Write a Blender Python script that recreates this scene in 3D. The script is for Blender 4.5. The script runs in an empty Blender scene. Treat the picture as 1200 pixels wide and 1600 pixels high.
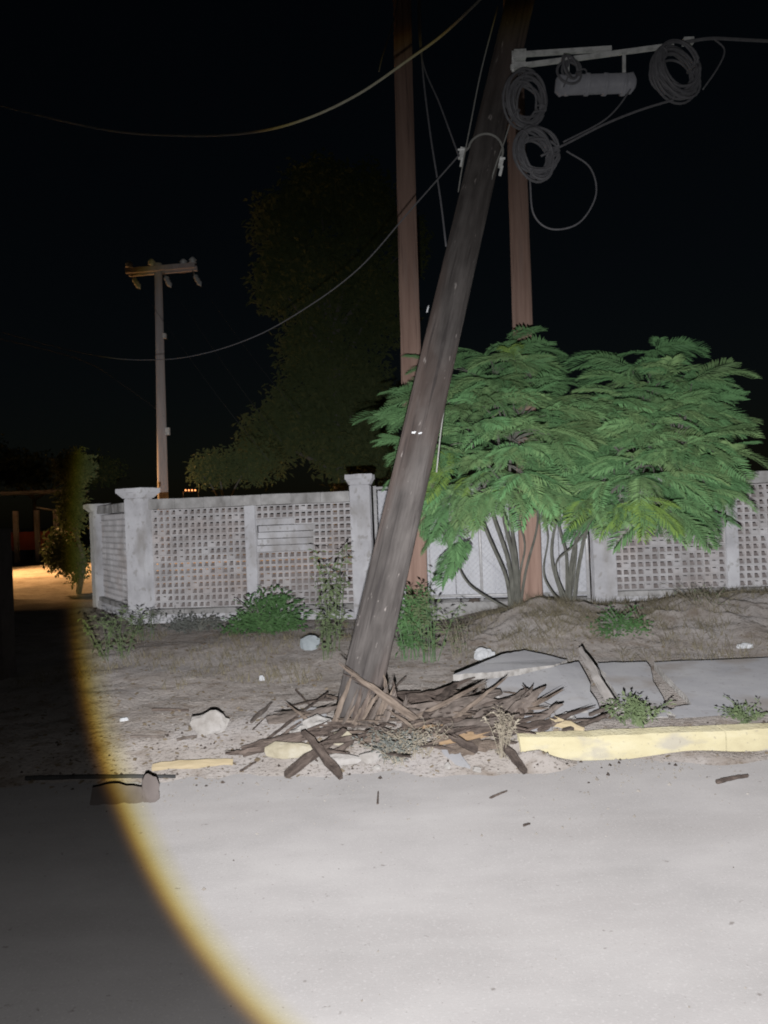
import bpy, bmesh, math, random
from mathutils import Vector, Matrix, noise

R = math.radians
scene = bpy.context.scene
rng = random.Random(7)

# ------------------------------------------------------------------ camera
ROLL = R(2.3)
CAM = Vector((0, 0, 1.6))
FPX = 1203.0                       # focal length in photograph pixels (1200 x 1600)
IR = Vector((math.cos(ROLL), 0, -math.sin(ROLL)))
IU = Vector((math.sin(ROLL), 0, math.cos(ROLL)))
IF = Vector((0, 1, 0))
cd = bpy.data.cameras.new('camera')
cam = bpy.data.objects.new('camera', cd)
scene.collection.objects.link(cam)
cd.sensor_fit = 'VERTICAL'; cd.sensor_height = 24; cd.lens = 24 * FPX / 1600
cd.clip_start = 0.05; cd.clip_end = 2000
m = Matrix((IR, IU, -IF)).transposed().to_4x4(); m.translation = CAM
cam.matrix_world = m
scene.camera = cam

# ------------------------------------------------------------------ night sky, faint moon, torch
world = bpy.data.worlds.new('World'); scene.world = world
world.use_nodes = True
wn = world.node_tree
bg = wn.nodes['Background']
sky = wn.nodes.new('ShaderNodeTexSky'); sky.sky_type = 'NISHITA'; sky.sun_disc = False
sky.sun_elevation = R(12); sky.sun_rotation = R(200)
wn.links.new(sky.outputs[0], bg.inputs[0]); bg.inputs[1].default_value = 0.0006
moon = bpy.data.lights.new('moon', 'SUN'); moon.energy = 0.004; moon.angle = R(0.5); moon.color = (1, .95, .88)
mo = bpy.data.objects.new('moon', moon); scene.collection.objects.link(mo)
mo.rotation_euler = (R(55), 0, R(-20))

# hand torch beside the camera: a projector beam with a fringed rim and a weak spill
TORCH = Vector((-.05, .05, 1.38)); AXIS = Vector((.2306, .9727, -.0264)).normalized()
BEAM = 35.7
ld = bpy.data.lights.new('torch', 'SPOT'); ld.energy = 4300; ld.spot_size = R(165); ld.spot_blend = .3
ld.shadow_soft_size = .018; ld.color = (1, .988, .992)
lo = bpy.data.objects.new('torch', ld); scene.collection.objects.link(lo)
lo.location = TORCH
lo.rotation_euler = AXIS.to_track_quat('-Z', 'Y').to_euler()
ld.use_nodes = True
lt = ld.node_tree
def LN(t, **k):
    n = lt.nodes.new(t)
    for a, b in k.items(): setattr(n, a, b)
    return n
em = [n for n in lt.nodes if n.type == 'EMISSION'][0]
tc = LN('ShaderNodeTexCoord')
sep = LN('ShaderNodeSeparateXYZ'); lt.links.new(tc.outputs['Normal'], sep.inputs[0])
ab = LN('ShaderNodeMath', operation='ABSOLUTE'); lt.links.new(sep.outputs[2], ab.inputs[0])
ac = LN('ShaderNodeMath', operation='ARCCOSINE'); lt.links.new(ab.outputs[0], ac.inputs[0])
dv = LN('ShaderNodeMath', operation='DIVIDE'); lt.links.new(ac.outputs[0], dv.inputs[0]); dv.inputs[1].default_value = R(60)
rp = LN('ShaderNodeValToRGB'); lt.links.new(dv.outputs[0], rp.inputs[0])
def stops(ramp, L):
    e = ramp.color_ramp.elements
    while len(e) > 1: e.remove(e[-1])
    e[0].position = L[0][0]; e[0].color = (*L[0][1], 1)
    for p, c in L[1:]:
        x = e.new(p); x.color = (*c, 1)
stops(rp, [(0, (1, 1, 1)), ((BEAM - 2.0) / 60, (1, 1, 1)), ((BEAM - 1.0) / 60, (.93, .88, .60)), ((BEAM - .45) / 60, (.76, .60, .16)),
           ((BEAM - .05) / 60, (.40, .23, .02)), ((BEAM + .25) / 60, (.10, .05, .012)), ((BEAM + .7) / 60, (0, 0, 0)), (1, (0, 0, 0))])
# vertical spread: brightest along the axis, weaker up and down
dy = LN('ShaderNodeMath', operation='ARCSINE'); lt.links.new(sep.outputs[1], dy.inputs[0])
gt = LN('ShaderNodeMath', operation='GREATER_THAN'); lt.links.new(dy.outputs[0], gt.inputs[0]); gt.inputs[1].default_value = 0
dd = LN('ShaderNodeMath', operation='MULTIPLY_ADD'); lt.links.new(gt.outputs[0], dd.inputs[0]); dd.inputs[1].default_value = R(-3.0); dd.inputs[2].default_value = R(19)
d2 = LN('ShaderNodeMath', operation='DIVIDE'); lt.links.new(dy.outputs[0], d2.inputs[0]); lt.links.new(dd.outputs[0], d2.inputs[1])
sq = LN('ShaderNodeMath', operation='MULTIPLY'); lt.links.new(d2.outputs[0], sq.inputs[0]); lt.links.new(d2.outputs[0], sq.inputs[1])
ng = LN('ShaderNodeMath', operation='MULTIPLY'); lt.links.new(sq.outputs[0], ng.inputs[0]); ng.inputs[1].default_value = -1
ex = LN('ShaderNodeMath', operation='EXPONENT'); lt.links.new(ng.outputs[0], ex.inputs[0])
ma = LN('ShaderNodeMath', operation='MULTIPLY_ADD'); lt.links.new(ex.outputs[0], ma.inputs[0]); ma.inputs[1].default_value = .86; ma.inputs[2].default_value = .14
gm_ = LN('ShaderNodeMath', operation='MULTIPLY_ADD'); lt.links.new(gt.outputs[0], gm_.inputs[0]); gm_.inputs[1].default_value = .10; gm_.inputs[2].default_value = .86
gb_ = LN('ShaderNodeMath', operation='MULTIPLY_ADD'); lt.links.new(gt.outputs[0], gb_.inputs[0]); gb_.inputs[1].default_value = -.10; gb_.inputs[2].default_value = .14
lt.links.new(gm_.outputs[0], ma.inputs[1]); lt.links.new(gb_.outputs[0], ma.inputs[2])
mx = LN('ShaderNodeVectorMath', operation='SCALE'); lt.links.new(rp.outputs[0], mx.inputs[0]); lt.links.new(ma.outputs[0], mx.inputs['Scale'])
# weak spill outside the beam, mostly downwards
sp = LN('ShaderNodeMapRange'); lt.links.new(sep.outputs[1], sp.inputs[0])
sp.inputs[1].default_value = .05; sp.inputs[2].default_value = -.5; sp.inputs[3].default_value = .0005; sp.inputs[4].default_value = .046
sv = LN('ShaderNodeCombineXYZ')
for i_ in range(3): lt.links.new(sp.outputs[0], sv.inputs[i_])
ad = LN('ShaderNodeVectorMath', operation='ADD'); lt.links.new(mx.outputs[0], ad.inputs[0]); lt.links.new(sv.outputs[0], ad.inputs[1])
lt.links.new(ad.outputs[0], em.inputs['Color'])

scene.view_settings.view_transform = 'Standard'
scene.view_settings.look = 'None'
scene.view_settings.exposure = 0.0
scene.view_settings.gamma = 1
scene.cycles.use_denoising = True
scene.cycles.max_bounces = 5; scene.cycles.diffuse_bounces = 3; scene.cycles.glossy_bounces = 2
scene.cycles.sample_clamp_indirect = 4
scene.cycles.filter_width = 1.9

# ------------------------------------------------------------------ helpers
def P(px, py, Y):
    return CAM + IR * ((px - 600) / FPX * Y) + IU * ((800 - py) / FPX * Y) + IF * Y
def ss(a, b, x):
    t = max(0., min(1., (x - a) / (b - a))); return t * t * (3 - 2 * t)
def nz(x, y, s, o=0.): return noise.noise(Vector((x * s + o, y * s - o, o * .37)))

KERB_Y = 4.81; KERB_X = .80
def H(x, y):
    """height of the soil"""
    edge = 4.62 + .22 * nz(x, 0, 1.3, 3) + .1 * nz(x, 0, 5, 9)
    if x < .55:
        h = -.035 + .15 * ss(edge - .35, edge + .95, y)
    else:
        h0 = -.035 + .15 * ss(edge - .35, edge + .95, y)
        berm = -.035 + .075 * ss(4.42, 4.8, y + .1 * nz(x, y, 3, 4)) * (.55 + .6 * nz(x, y, 2.2, 1))
        berm += .085 * math.exp(-((x - .80) / .22) ** 2 - ((y - 4.76) / .14) ** 2) * (1 + .6 * nz(x, y, 9, 2)) + .03 * ss(4.6, 4.8, y) * ss(.1, .4, nz(x, y, 1.7, 31))
        h1 = berm if y < 4.9 else .132 - .04 * ss(5.15, 5.5, y)
        k = ss(.55, .95, x)
        h = h0 * (1 - k) + h1 * k
    d = y - 4.7
    if d > 0:
        rough = min(1., d)
        slab = ss(.2, 1., x) * ss(4.95, 5.3, y) * (1 - ss(6.6, 7.0, y))
        h += rough * (1 - .8 * slab) * (.028 * nz(x, y, 1.6, 2) + .009 * nz(x, y, 5, 6) + .005 * nz(x, y, 14, 8))
        A = .19 * ss(.35, 1.9, x) + .05 * ss(-5, -1, x)
        cy = 8.75 + .25 * nz(x, 0, .7, 5)
        A *= 1 + .45 * nz(x, 0, 1.1, 12)
        e_ = math.exp(-((y - cy) / .95) ** 2)
        h += A * e_ + ss(.3, 1.2, x) * e_ * (.07 * nz(x, y, 2.6, 21) + .045 * nz(x, y, 6.5, 22) + .022 * nz(x, y, 15, 23))
        h += .15 * ss(.6, 1.6, x) * ss(8.5, 9.6, y) * (1 - ss(12, 14, y))
        h += .06 * ss(7, 10, y) * (1 - ss(12, 14, y)) * (1 - ss(-5, -4, -abs(x + 1)))
        if x < -5.5 and 11 < y < 30: h += ss(-5.5, -7, x) * (.16 * max(0, nz(x, y, .55, 41)) + .07 * nz(x, y, 1.6, 42) + .03 * nz(x, y, 4, 43)) * (1 - .6 * ss(20, 23, y))
    elif y > 2.5:
        h += .006 * nz(x, y, 6, 3)
    return h
def G(px, py, dz=0.):
    z = .1
    for _ in range(14):
        d = IR * ((px - 600) / FPX) + IU * ((800 - py) / FPX) + IF
        t = (z - CAM.z) / d.z
        p = CAM + d * t
        z = .5 * z + .5 * (max(H(p.x, p.y), .004 if p.y < 4.9 else -1) + dz)
    p.z = max(H(p.x, p.y), .004 if p.y < 4.9 else -1) + dz
    return p

class MB:
    def __init__(s): s.v = []; s.f = []
    def add(s, vs, fs):
        b = len(s.v); s.v += [tuple(v) for v in vs]; s.f += [tuple(i + b for i in f) for f in fs]
    def box(s, c, sz, M=None):
        hx, hy, hz = sz[0] / 2, sz[1] / 2, sz[2] / 2
        vs = [Vector((x, y, z)) for x in (-hx, hx) for y in (-hy, hy) for z in (-hz, hz)]
        if M: vs = [M @ v for v in vs]
        c = Vector(c)
        s.add([v + c for v in vs], [(0, 1, 3, 2), (4, 6, 7, 5), (0, 4, 5, 1), (2, 3, 7, 6), (0, 2, 6, 4), (1, 5, 7, 3)])
    def frustum(s, c, a, b, h):
        """square frustum, base centre c, half widths a at bottom, b at top"""
        x, y, z = c
        s.add([(x - a, y - a, z), (x + a, y - a, z), (x + a, y + a, z), (x - a, y + a, z),
               (x - b, y - b, z + h), (x + b, y - b, z + h), (x + b, y + b, z + h), (x - b, y + b, z + h)],
              [(3, 2, 1, 0), (4, 5, 6, 7), (0, 1, 5, 4), (1, 2, 6, 5), (2, 3, 7, 6), (3, 0, 4, 7)])
    def tube(s, pts, rad, n=6, closed=False, jit=0.):
        pts = [Vector(p) for p in pts]
        if not isinstance(rad, (list, tuple)): rad = [rad] * len(pts)
        N = len(pts); b = len(s.v); ref = None
        for i, p in enumerate(pts):
            if closed: t = pts[(i + 1) % N] - pts[i - 1]
            else: t = pts[min(i + 1, N - 1)] - pts[max(i - 1, 0)]
            t.normalize()
            if ref is None:
                ref = t.orthogonal().normalized()
            ref = (ref - t * ref.dot(t)).normalized()
            bi = t.cross(ref)
            for k in range(n):
                a = 2 * math.pi * k / n
                r_ = rad[i] * (1 + (jit * nz(k * 1.7, i * .6, 1.3, b * .01) if jit else 0))
                s.v.append(tuple(p + (ref * math.cos(a) + bi * math.sin(a)) * r_))
        M = N if closed else N - 1
        for i in range(M):
            for k in range(n):
                a = b + i * n + k; c = b + i * n + (k + 1) % n
                j = (i + 1) % N
                d = b + j * n + (k + 1) % n; e = b + j * n + k
                s.f.append((a, c, d, e))
        if not closed:
            s.f.append(tuple(b + k for k in reversed(range(n)))); s.f.append(tuple(b + (N - 1) * n + k for k in range(n)))
    def prism(s, poly, z0, z1):
        """polygon of Vectors extruded: z0, z1 give bottom/top offsets along z"""
        n = len(poly)
        vs = [Vector((p[0], p[1], p[2] + z0)) for p in poly] + [Vector((p[0], p[1], p[2] + z1)) for p in poly]
        fs = [tuple(reversed(range(n))), tuple(range(n, 2 * n))] + [(i, (i + 1) % n, n + (i + 1) % n, n + i) for i in range(n)]
        s.add(vs, fs)
    def build(s, name, mat, parent=None, smooth=False, loc=None):
        me = bpy.data.meshes.new(name); me.from_pydata(s.v, [], s.f); me.update()
        if mat: me.materials.append(mat)
        bm = bmesh.new(); bm.from_mesh(me); bmesh.ops.recalc_face_normals(bm, faces=bm.faces); bm.to_mesh(me); bm.free()
        if smooth: me.polygons.foreach_set('use_smooth', [True] * len(me.polygons))
        return link(name, me, parent, loc)
def link(name, me, parent=None, loc=None):
    o = bpy.data.objects.new(name, me); scene.collection.objects.link(o)
    if parent: o.parent = parent
    if loc is not None: o.location = loc
    return o
def tag(o, label, cat, group=None):
    o['label'] = label; o['category'] = cat
    if group: o['group'] = group
    return o
def empty(name, loc, label, cat, group=None, rz=0.):
    o = bpy.data.objects.new(name, None); scene.collection.objects.link(o)
    o.location = loc; o.rotation_euler = (0, 0, rz)
    return tag(o, label, cat, group)
def struct(o): o['kind'] = 'structure'; return o
def stuff(o): o['kind'] = 'stuff'; return o
def bez(pts, n=8):
    """Catmull-Rom through pts"""
    pts = [Vector(p) for p in pts]; out = []
    q = [pts[0] * 2 - pts[1]] + pts + [pts[-1] * 2 - pts[-2]]
    for i in range(1, len(q) - 2):
        for k in range(n):
            t = k / n
            out.append(.5 * ((2 * q[i]) + (q[i + 1] - q[i - 1]) * t + (2 * q[i - 1] - 5 * q[i] + 4 * q[i + 1] - q[i + 2]) * t * t + (3 * q[i] - q[i - 1] - 3 * q[i + 1] + q[i + 2]) * t ** 3))
    out.append(pts[-1]); return out

# ------------------------------------------------------------------ materials
def mat(name, cols, scale=4., stretch=(1, 1, 1), rough=.85, bump=.3, bscale=None, detail=8., metal=0., spec=.3, dist=.02, tl=None, pos=None, coord='Object', distort=0., drough=.6):
    """noise through a colour ramp of `cols`, with fine noise bump"""
    M = bpy.data.materials.new(name); M.use_nodes = True; nt = M.node_tree
    b = nt.nodes['Principled BSDF']
    tc = nt.nodes.new('ShaderNodeTexCoord'); mp = nt.nodes.new('ShaderNodeMapping'); mp.inputs['Scale'].default_value = stretch
    nt.links.new(nt.nodes.new('ShaderNodeNewGeometry').outputs['Position'] if coord == 'World' else tc.outputs[coord], mp.inputs[0])
    n = nt.nodes.new('ShaderNodeTexNoise'); n.inputs['Scale'].default_value = scale; n.inputs['Detail'].default_value = detail
    n.inputs['Roughness'].default_value = .62; n.inputs['Distortion'].default_value = distort
    nt.links.new(mp.outputs[0], n.inputs['Vector'])
    r = nt.nodes.new('ShaderNodeValToRGB')
    k = len(cols)
    stops(r, [((pos[i] if pos else .32 + .36 * i / max(1, k - 1)), c) for i, c in enumerate(cols)])
    nt.links.new(n.outputs['Fac'], r.inputs[0]); nt.links.new(r.outputs[0], b.inputs['Base Color'])
    b.inputs['Roughness'].default_value = rough; b.inputs['Metallic'].default_value = metal
    b.inputs['Specular IOR Level'].default_value = spec
    if bump:
        n2 = nt.nodes.new('ShaderNodeTexNoise'); n2.inputs['Scale'].default_value = bscale or scale * 4; n2.inputs['Detail'].default_value = 6
        nt.links.new(mp.outputs[0], n2.inputs['Vector'])
        bp = nt.nodes.new('ShaderNodeBump'); bp.inputs['Strength'].default_value = bump; bp.inputs['Distance'].default_value = dist
        nt.links.new(n2.outputs['Fac'], bp.inputs['Height']); nt.links.new(bp.outputs[0], b.inputs['Normal'])
    if tl:
        t = nt.nodes.new('ShaderNodeBsdfTranslucent'); mxs = nt.nodes.new('ShaderNodeMixShader'); mxs.inputs[0].default_value = tl
        nt.links.new(r.outputs[0], t.inputs[0]); out = nt.nodes['Material Output']
        nt.links.new(b.outputs[0], mxs.inputs[1]); nt.links.new(t.outputs[0], mxs.inputs[2]); nt.links.new(mxs.outputs[0], out.inputs[0])
    b.inputs['Diffuse Roughness'].default_value = drough
    return M
def vary(M, lo, hi, hue=0.):
    """each object its own tone"""
    nt = M.node_tree; b = nt.nodes['Principled BSDF']; src = b.inputs['Base Color'].links[0].from_socket
    oi = nt.nodes.new('ShaderNodeObjectInfo'); mr = nt.nodes.new('ShaderNodeMapRange'); mr.inputs[3].default_value = lo; mr.inputs[4].default_value = hi
    hs = nt.nodes.new('ShaderNodeHueSaturation'); nt.links.new(oi.outputs['Random'], mr.inputs[0]); nt.links.new(mr.outputs[0], hs.inputs['Value'])
    if hue:
        ml = nt.nodes.new('ShaderNodeMath'); ml.operation = 'MULTIPLY'; ml.inputs[1].default_value = 7.31; fr = nt.nodes.new('ShaderNodeMath'); fr.operation = 'FRACT'
        m2 = nt.nodes.new('ShaderNodeMapRange'); m2.inputs[3].default_value = .5 - hue; m2.inputs[4].default_value = .5 + hue
        nt.links.new(oi.outputs['Random'], ml.inputs[0]); nt.links.new(ml.outputs[0], fr.inputs[0]); nt.links.new(fr.outputs[0], m2.inputs[0]); nt.links.new(m2.outputs[0], hs.inputs['Hue'])
    nt.links.new(src, hs.inputs['Color'])
    for l in list(src.links):
        if l.to_node != hs: t = l.to_socket; nt.links.remove(l); nt.links.new(hs.outputs[0], t)
    return M
def layer(M, col, scale, lo, hi, amt=1., stretch=(1, 1, 1), coord='Object', detail=5.):
    """blend a second colour over a material where a noise is high (stains, dust, wear)"""
    nt = M.node_tree; b = nt.nodes['Principled BSDF']
    src = b.inputs['Base Color'].links[0].from_socket
    tc = nt.nodes.new('ShaderNodeTexCoord'); mp = nt.nodes.new('ShaderNodeMapping'); mp.inputs['Scale'].default_value = stretch
    mp.inputs['Location'].default_value = (scale * 1.3, 4.1, 7.7)
    nt.links.new(nt.nodes.new('ShaderNodeNewGeometry').outputs['Position'] if coord == 'World' else tc.outputs[coord], mp.inputs[0])
    n = nt.nodes.new('ShaderNodeTexNoise'); n.inputs['Scale'].default_value = scale; n.inputs['Detail'].default_value = detail
    nt.links.new(mp.outputs[0], n.inputs['Vector'])
    mr = nt.nodes.new('ShaderNodeMapRange'); mr.inputs[1].default_value = lo; mr.inputs[2].default_value = hi; mr.inputs[4].default_value = amt
    nt.links.new(n.outputs['Fac'], mr.inputs[0])
    mx = nt.nodes.new('ShaderNodeMix'); mx.data_type = 'RGBA'
    nt.links.new(mr.outputs[0], mx.inputs[0]); nt.links.new(src, mx.inputs[6]); mx.inputs[7].default_value = (*col, 1)
    nt.links.new(mx.outputs[2], b.inputs['Base Color'])
    return M

M_ROAD = mat('road_dust', [(.168, .162, .160), (.188, .181, .179), (.208, .201, .198)], 1.3, (1, 1.5, 1), .95, .35, 110, spec=.1, dist=.006, drough=1.)
layer(M_ROAD, (.158, .150, .147), 1.2, .48, .78, .7, (.5, 1.6, 1))
layer(M_ROAD, (.215, .208, .205), 2.0, .52, .8, .5, (.4, 2.2, 1))
layer(M_ROAD, (.235, .226, .225), 85, .56, .7, .45)
layer(M_ROAD, (.11, .103, .098), 70, .66, .74, .5)
layer(M_ROAD, (.085, .075, .07), 22, .70, .76, .7)
M_SOIL = mat('soil', [(.155, .137, .124), (.205, .186, .172), (.24, .221, .208)], 2.4, (1, 1, 1), .97, .9, 34, spec=.08, dist=.02, drough=1.)
layer(M_SOIL, (.115, .092, .074), 5.5, .52, .70, .75)
layer(M_SOIL, (.235, .222, .218), 1.0, .50, .68, .85)
layer(M_SOIL, (.065, .052, .043), 38, .58, .68, .65)
layer(M_SOIL, (.24, .225, .21), 70, .66, .74, .5)
M_CONC = mat('slab_concrete', [(.155, .155, .164), (.182, .182, .19), (.205, .205, .21)], 2.2, rough=.92, bump=.35, bscale=55, spec=.12, dist=.008, drough=.9, coord='World')
layer(M_CONC, (.135, .12, .108), 1.7, .5, .66, .85, coord='World')
layer(M_CONC, (.10, .092, .088), 24, .62, .70, .5, coord='World')
M_CONCE = mat('broken_concrete', [(.16, .15, .14), (.24, .23, .22), (.31, .30, .29)], 14, rough=.95, bump=.8, bscale=40, spec=.1)
M_KERB = mat('yellow_kerb_paint', [(.32, .285, .185), (.37, .335, .22), (.40, .37, .265)], 3.5, (1, 1, 2), .85, .5, 40, spec=.2)
layer(M_KERB, (.25, .235, .21), 6, .56, .68, .7, (.6, 1, 1.4))
layer(M_KERB, (.17, .15, .13), 40, .64, .72, .5)
M_WHITE = mat('whitewash', [(.37, .37, .39), (.465, .465, .49), (.53, .535, .56)], 2.6, rough=.92, bump=.4, bscale=30, spec=.12, coord='World')
layer(M_WHITE, (.27, .255, .245), 3.2, .52, .70, .75, (1, 1, .4), coord='World')
layer(M_WHITE, (.30, .29, .285), 13, .58, .66, .7, (1, 1, .8), coord='World')
M_BLOCK = mat('lattice_block', [(.38, .368, .376), (.45, .44, .45), (.50, .495, .508)], 2.2, rough=.93, bump=.4, bscale=40, spec=.1, coord='World')
layer(M_BLOCK, (.36, .285, .25), 1.5, .50, .72, .45, coord='World')
layer(M_BLOCK, (.27, .255, .25), 4.5, .56, .72, .6, (1, 1, .35), coord='World')
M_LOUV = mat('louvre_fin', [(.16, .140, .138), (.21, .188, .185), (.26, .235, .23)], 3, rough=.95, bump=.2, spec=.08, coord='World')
M_COPE = mat('coping_concrete', [(.25, .245, .24), (.34, .335, .335), (.43, .425, .425)], 5, rough=.93, bump=.5, bscale=40, spec=.1, coord='World')
layer(M_COPE, (.14, .13, .122), 4.4, .52, .70, .8, (1, 1, .4), coord='World')
M_SHEET = mat('white_sheet', [(.42, .43, .465), (.48, .49, .525), (.53, .54, .575)], 2.2, (1, 1, .4), .6, .1, 10, spec=.3)
layer(M_SHEET, (.32, .31, .30), 3, .58, .75, .7, (1.4, 1, .5))
M_WIRE = mat('galvanised_wire', [(.40, .40, .41), (.55, .55, .56)], 20, rough=.5, bump=0, metal=.3)
M_POLE = mat('old_pole_wood', [(.026, .023, .022), (.048, .043, .041), (.076, .069, .066)], 3.2, (4, 4, .6), .88, .8, 12, spec=.2, dist=.015, coord='Object')
layer(M_POLE, (.095, .066, .055), 1.1, .50, .70, .55, (1.6, 1.6, .6))
layer(M_POLE, (.022, .019, .019), 9, .57, .66, .7, (4, 4, .2))
layer(M_POLE, (.11, .10, .095), 2.2, .55, .75, .5, (2.2, 2.2, 1.2))
layer(M_POLE, (.21, .19, .18), 16, .68, .73, .8, (2, 2, .6))
M_POLE2 = mat('brown_pole_wood', [(.24, .158, .128), (.31, .21, .172), (.37, .257, .212)], 2.2, (6, 6, .35), .9, .6, 9, spec=.15, dist=.02)
layer(M_POLE2, (.13, .085, .072), 5, .58, .7, .75, (5, 5, .2))
layer(M_POLE2, (.27, .20, .175), 3, .6, .75, .6, (4, 4, .3))
M_POLE3 = mat('pale_far_pole', [(.40, .36, .35), (.52, .48, .47)], 3, (4, 4, .4), .9, .4, 10)
M_SPLINT = mat('raw_splinter', [(.06, .046, .037), (.105, .082, .066), (.165, .132, .108)], 5, (1.6, 9, 9), .9, .7, 30)
M_DARKW = mat('dark_weathered_wood', [(.028, .021, .018), (.060, .046, .039), (.105, .083, .071)], 4, (2, 6, 6), .9, .8, 20)
M_GREYW = mat('grey_weathered_wood', [(.045, .037, .032), (.085, .070, .061), (.135, .113, .10)], 4, (2, 7, 7), .9, .8, 20)
M_LITTER = mat('leaf_litter', [(.06, .045, .03), (.12, .095, .065), (.19, .155, .115)], 9, rough=.95, bump=0)
M_PLANK = mat('sawn_grey_plank', [(.19, .175, .165), (.27, .255, .245)], 5, (1, 8, 8), .9, .4, 30)
M_PALEW = mat('pale_timber', [(.24, .195, .12), (.32, .265, .175)], 6, (1, 8, 8), .8, .3, 30)
M_ORANW = mat('orange_timber', [(.17, .115, .066), (.23, .16, .10)], 6, (3, 8, 8), .85, .4, 30)
M_CREAM = mat('cream_stone', [(.20, .178, .128), (.26, .235, .175), (.31, .29, .24)], 9, rough=.92, bump=.7, bscale=30)
M_STONE = mat('pale_stone', [(.165, .152, .14), (.225, .212, .20), (.28, .268, .26)], 9, rough=.95, bump=.8, bscale=30)
M_BSTONE = mat('bluish_stone', [(.20, .225, .24), (.29, .32, .34)], 8, rough=.9, bump=.6, bscale=25)
M_BARK = mat('grey_bark', [(.07, .07, .06), (.115, .115, .10), (.155, .155, .135)], 6, (4, 4, 1), .9, .5, 25)
M_LEAF = mat('feather_leaf', [(.135, .250, .108), (.180, .322, .138), (.225, .385, .172)], 1.3, rough=.6, bump=0, spec=.3, tl=.28, coord='Object')
M_LEAFY = mat('yellowish_leaf', [(.17, .28, .07), (.22, .34, .09)], 1.3, rough=.6, bump=0, tl=.28)
M_SHRUB = mat('shrub_leaf', [(.045, .10, .036), (.07, .145, .054), (.095, .18, .07)], 6, rough=.6, bump=0, tl=.2)
M_WEED = mat('weed_leaf', [(.06, .085, .04), (.10, .135, .065), (.14, .17, .09)], 6, rough=.7, bump=0, tl=.2)
M_GREYWEED = mat('grey_weed', [(.09, .095, .09), (.14, .15, .135)], 6, rough=.8, bump=0, tl=.15)
M_CRUMB = mat('soil_crumb', [(.13, .115, .10), (.18, .165, .15), (.25, .235, .22)], 5, rough=.95, bump=0)
M_GRASS = mat('dead_grass', [(.12, .105, .07), (.17, .15, .105)], 3, rough=.9, bump=0)
M_DRY = mat('dry_stalk', [(.15, .13, .10), (.21, .185, .145), (.27, .245, .20)], 6, rough=.9, bump=0, tl=.15)
M_FAR = mat('far_foliage', [(.06, .085, .035), (.095, .12, .05)], .6, rough=.8, bump=0, tl=.15)
M_STEEL = mat('galvanised_steel', [(.42, .43, .42), (.62, .63, .62), (.72, .73, .72)], 18, rough=.5, bump=.2, metal=.25, spec=.5)
M_CABLE = mat('grey_cable', [(.085, .085, .092), (.125, .125, .135)], 30, rough=.55, bump=0, spec=.4)
M_CABLEL = mat('pale_cable', [(.17, .17, .16), (.23, .23, .215)], 30, rough=.55, bump=0, spec=.4)
M_CABLEW = mat('whitish_cable', [(.36, .36, .34), (.46, .46, .44)], 30, rough=.5, bump=0, spec=.4)
M_ENCL = mat('enclosure_plastic', [(.22, .225, .25), (.31, .315, .345)], 9, rough=.5, bump=.1, spec=.4)
M_PLAST = mat('white_plastic', [(.34, .35, .365), (.42, .43, .445)], 10, rough=.45, bump=.2, spec=.5)
M_BROWNR = mat('brown_cardboard', [(.075, .063, .058), (.105, .09, .085)], 8, rough=.9, bump=.3)
M_BLACK = mat('black_rod', [(.02, .02, .02), (.04, .04, .04)], 8, rough=.7, bump=.1)
vary(M_LEAF, .60, 1.22, .025); vary(M_BLOCK, .86, 1.06); vary(M_COPE, .82, 1.1); vary(M_GREYW, .7, 1.25); vary(M_DARKW, .7, 1.3)
M_RED = mat('red_painted_wall', [(.38, .10, .07), (.48, .14, .10)], 3, rough=.9, bump=.1)
M_GREYROOF = mat('grey_awning', [(.16, .17, .19), (.22, .23, .25)], 3, rough=.7, bump=.1)

# ------------------------------------------------------------------ ground and road
def axis(parts):
    out = []
    for a, b, st in parts:
        n = max(1, int(round((b - a) / st)))
        out += [a + (b - a) * i / n for i in range(n)]
    out.append(parts[-1][1]); return out
xs = axis([(-400, -60, 60), (-60, -16, 6), (-16, -4.6, .22), (-4.6, 6.2, .034), (6.2, 12, .5), (12, 60, 6), (60, 400, 60)])
ys = axis([(-30, 3.6, 4), (3.6, 4.2, .06), (4.2, 7.2, .028), (7.2, 11.2, .045), (11.2, 30, .25), (30, 60, 5), (60, 600, 60)])
def sheet(name, xs, ys, fn, mat):
    nx = len(xs); vs = [(x, y, fn(x, y)) for y in ys for x in xs]
    fs = [(j * nx + i, j * nx + i + 1, (j + 1) * nx + i + 1, (j + 1) * nx + i) for j in range(len(ys) - 1) for i in range(nx - 1)]
    me = bpy.data.meshes.new(name); me.from_pydata(vs, [], fs); me.materials.append(mat)
    me.polygons.foreach_set('use_smooth', [True] * len(fs)); me.update()
    return struct(link(name, me))
ground = sheet('ground', xs, ys, H, M_SOIL)
rx = axis([(-60, -6, 2), (-6, 7, .12), (7, 60, 3)]); ry = axis([(-30, 1.5, 2), (1.5, 4.795, .06)])
road = sheet('road', rx, ry, lambda x, y: .004 + .005 * nz(x, y, 1.1, 4) + .003 * nz(x, y, 4, 1), M_ROAD)

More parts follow.
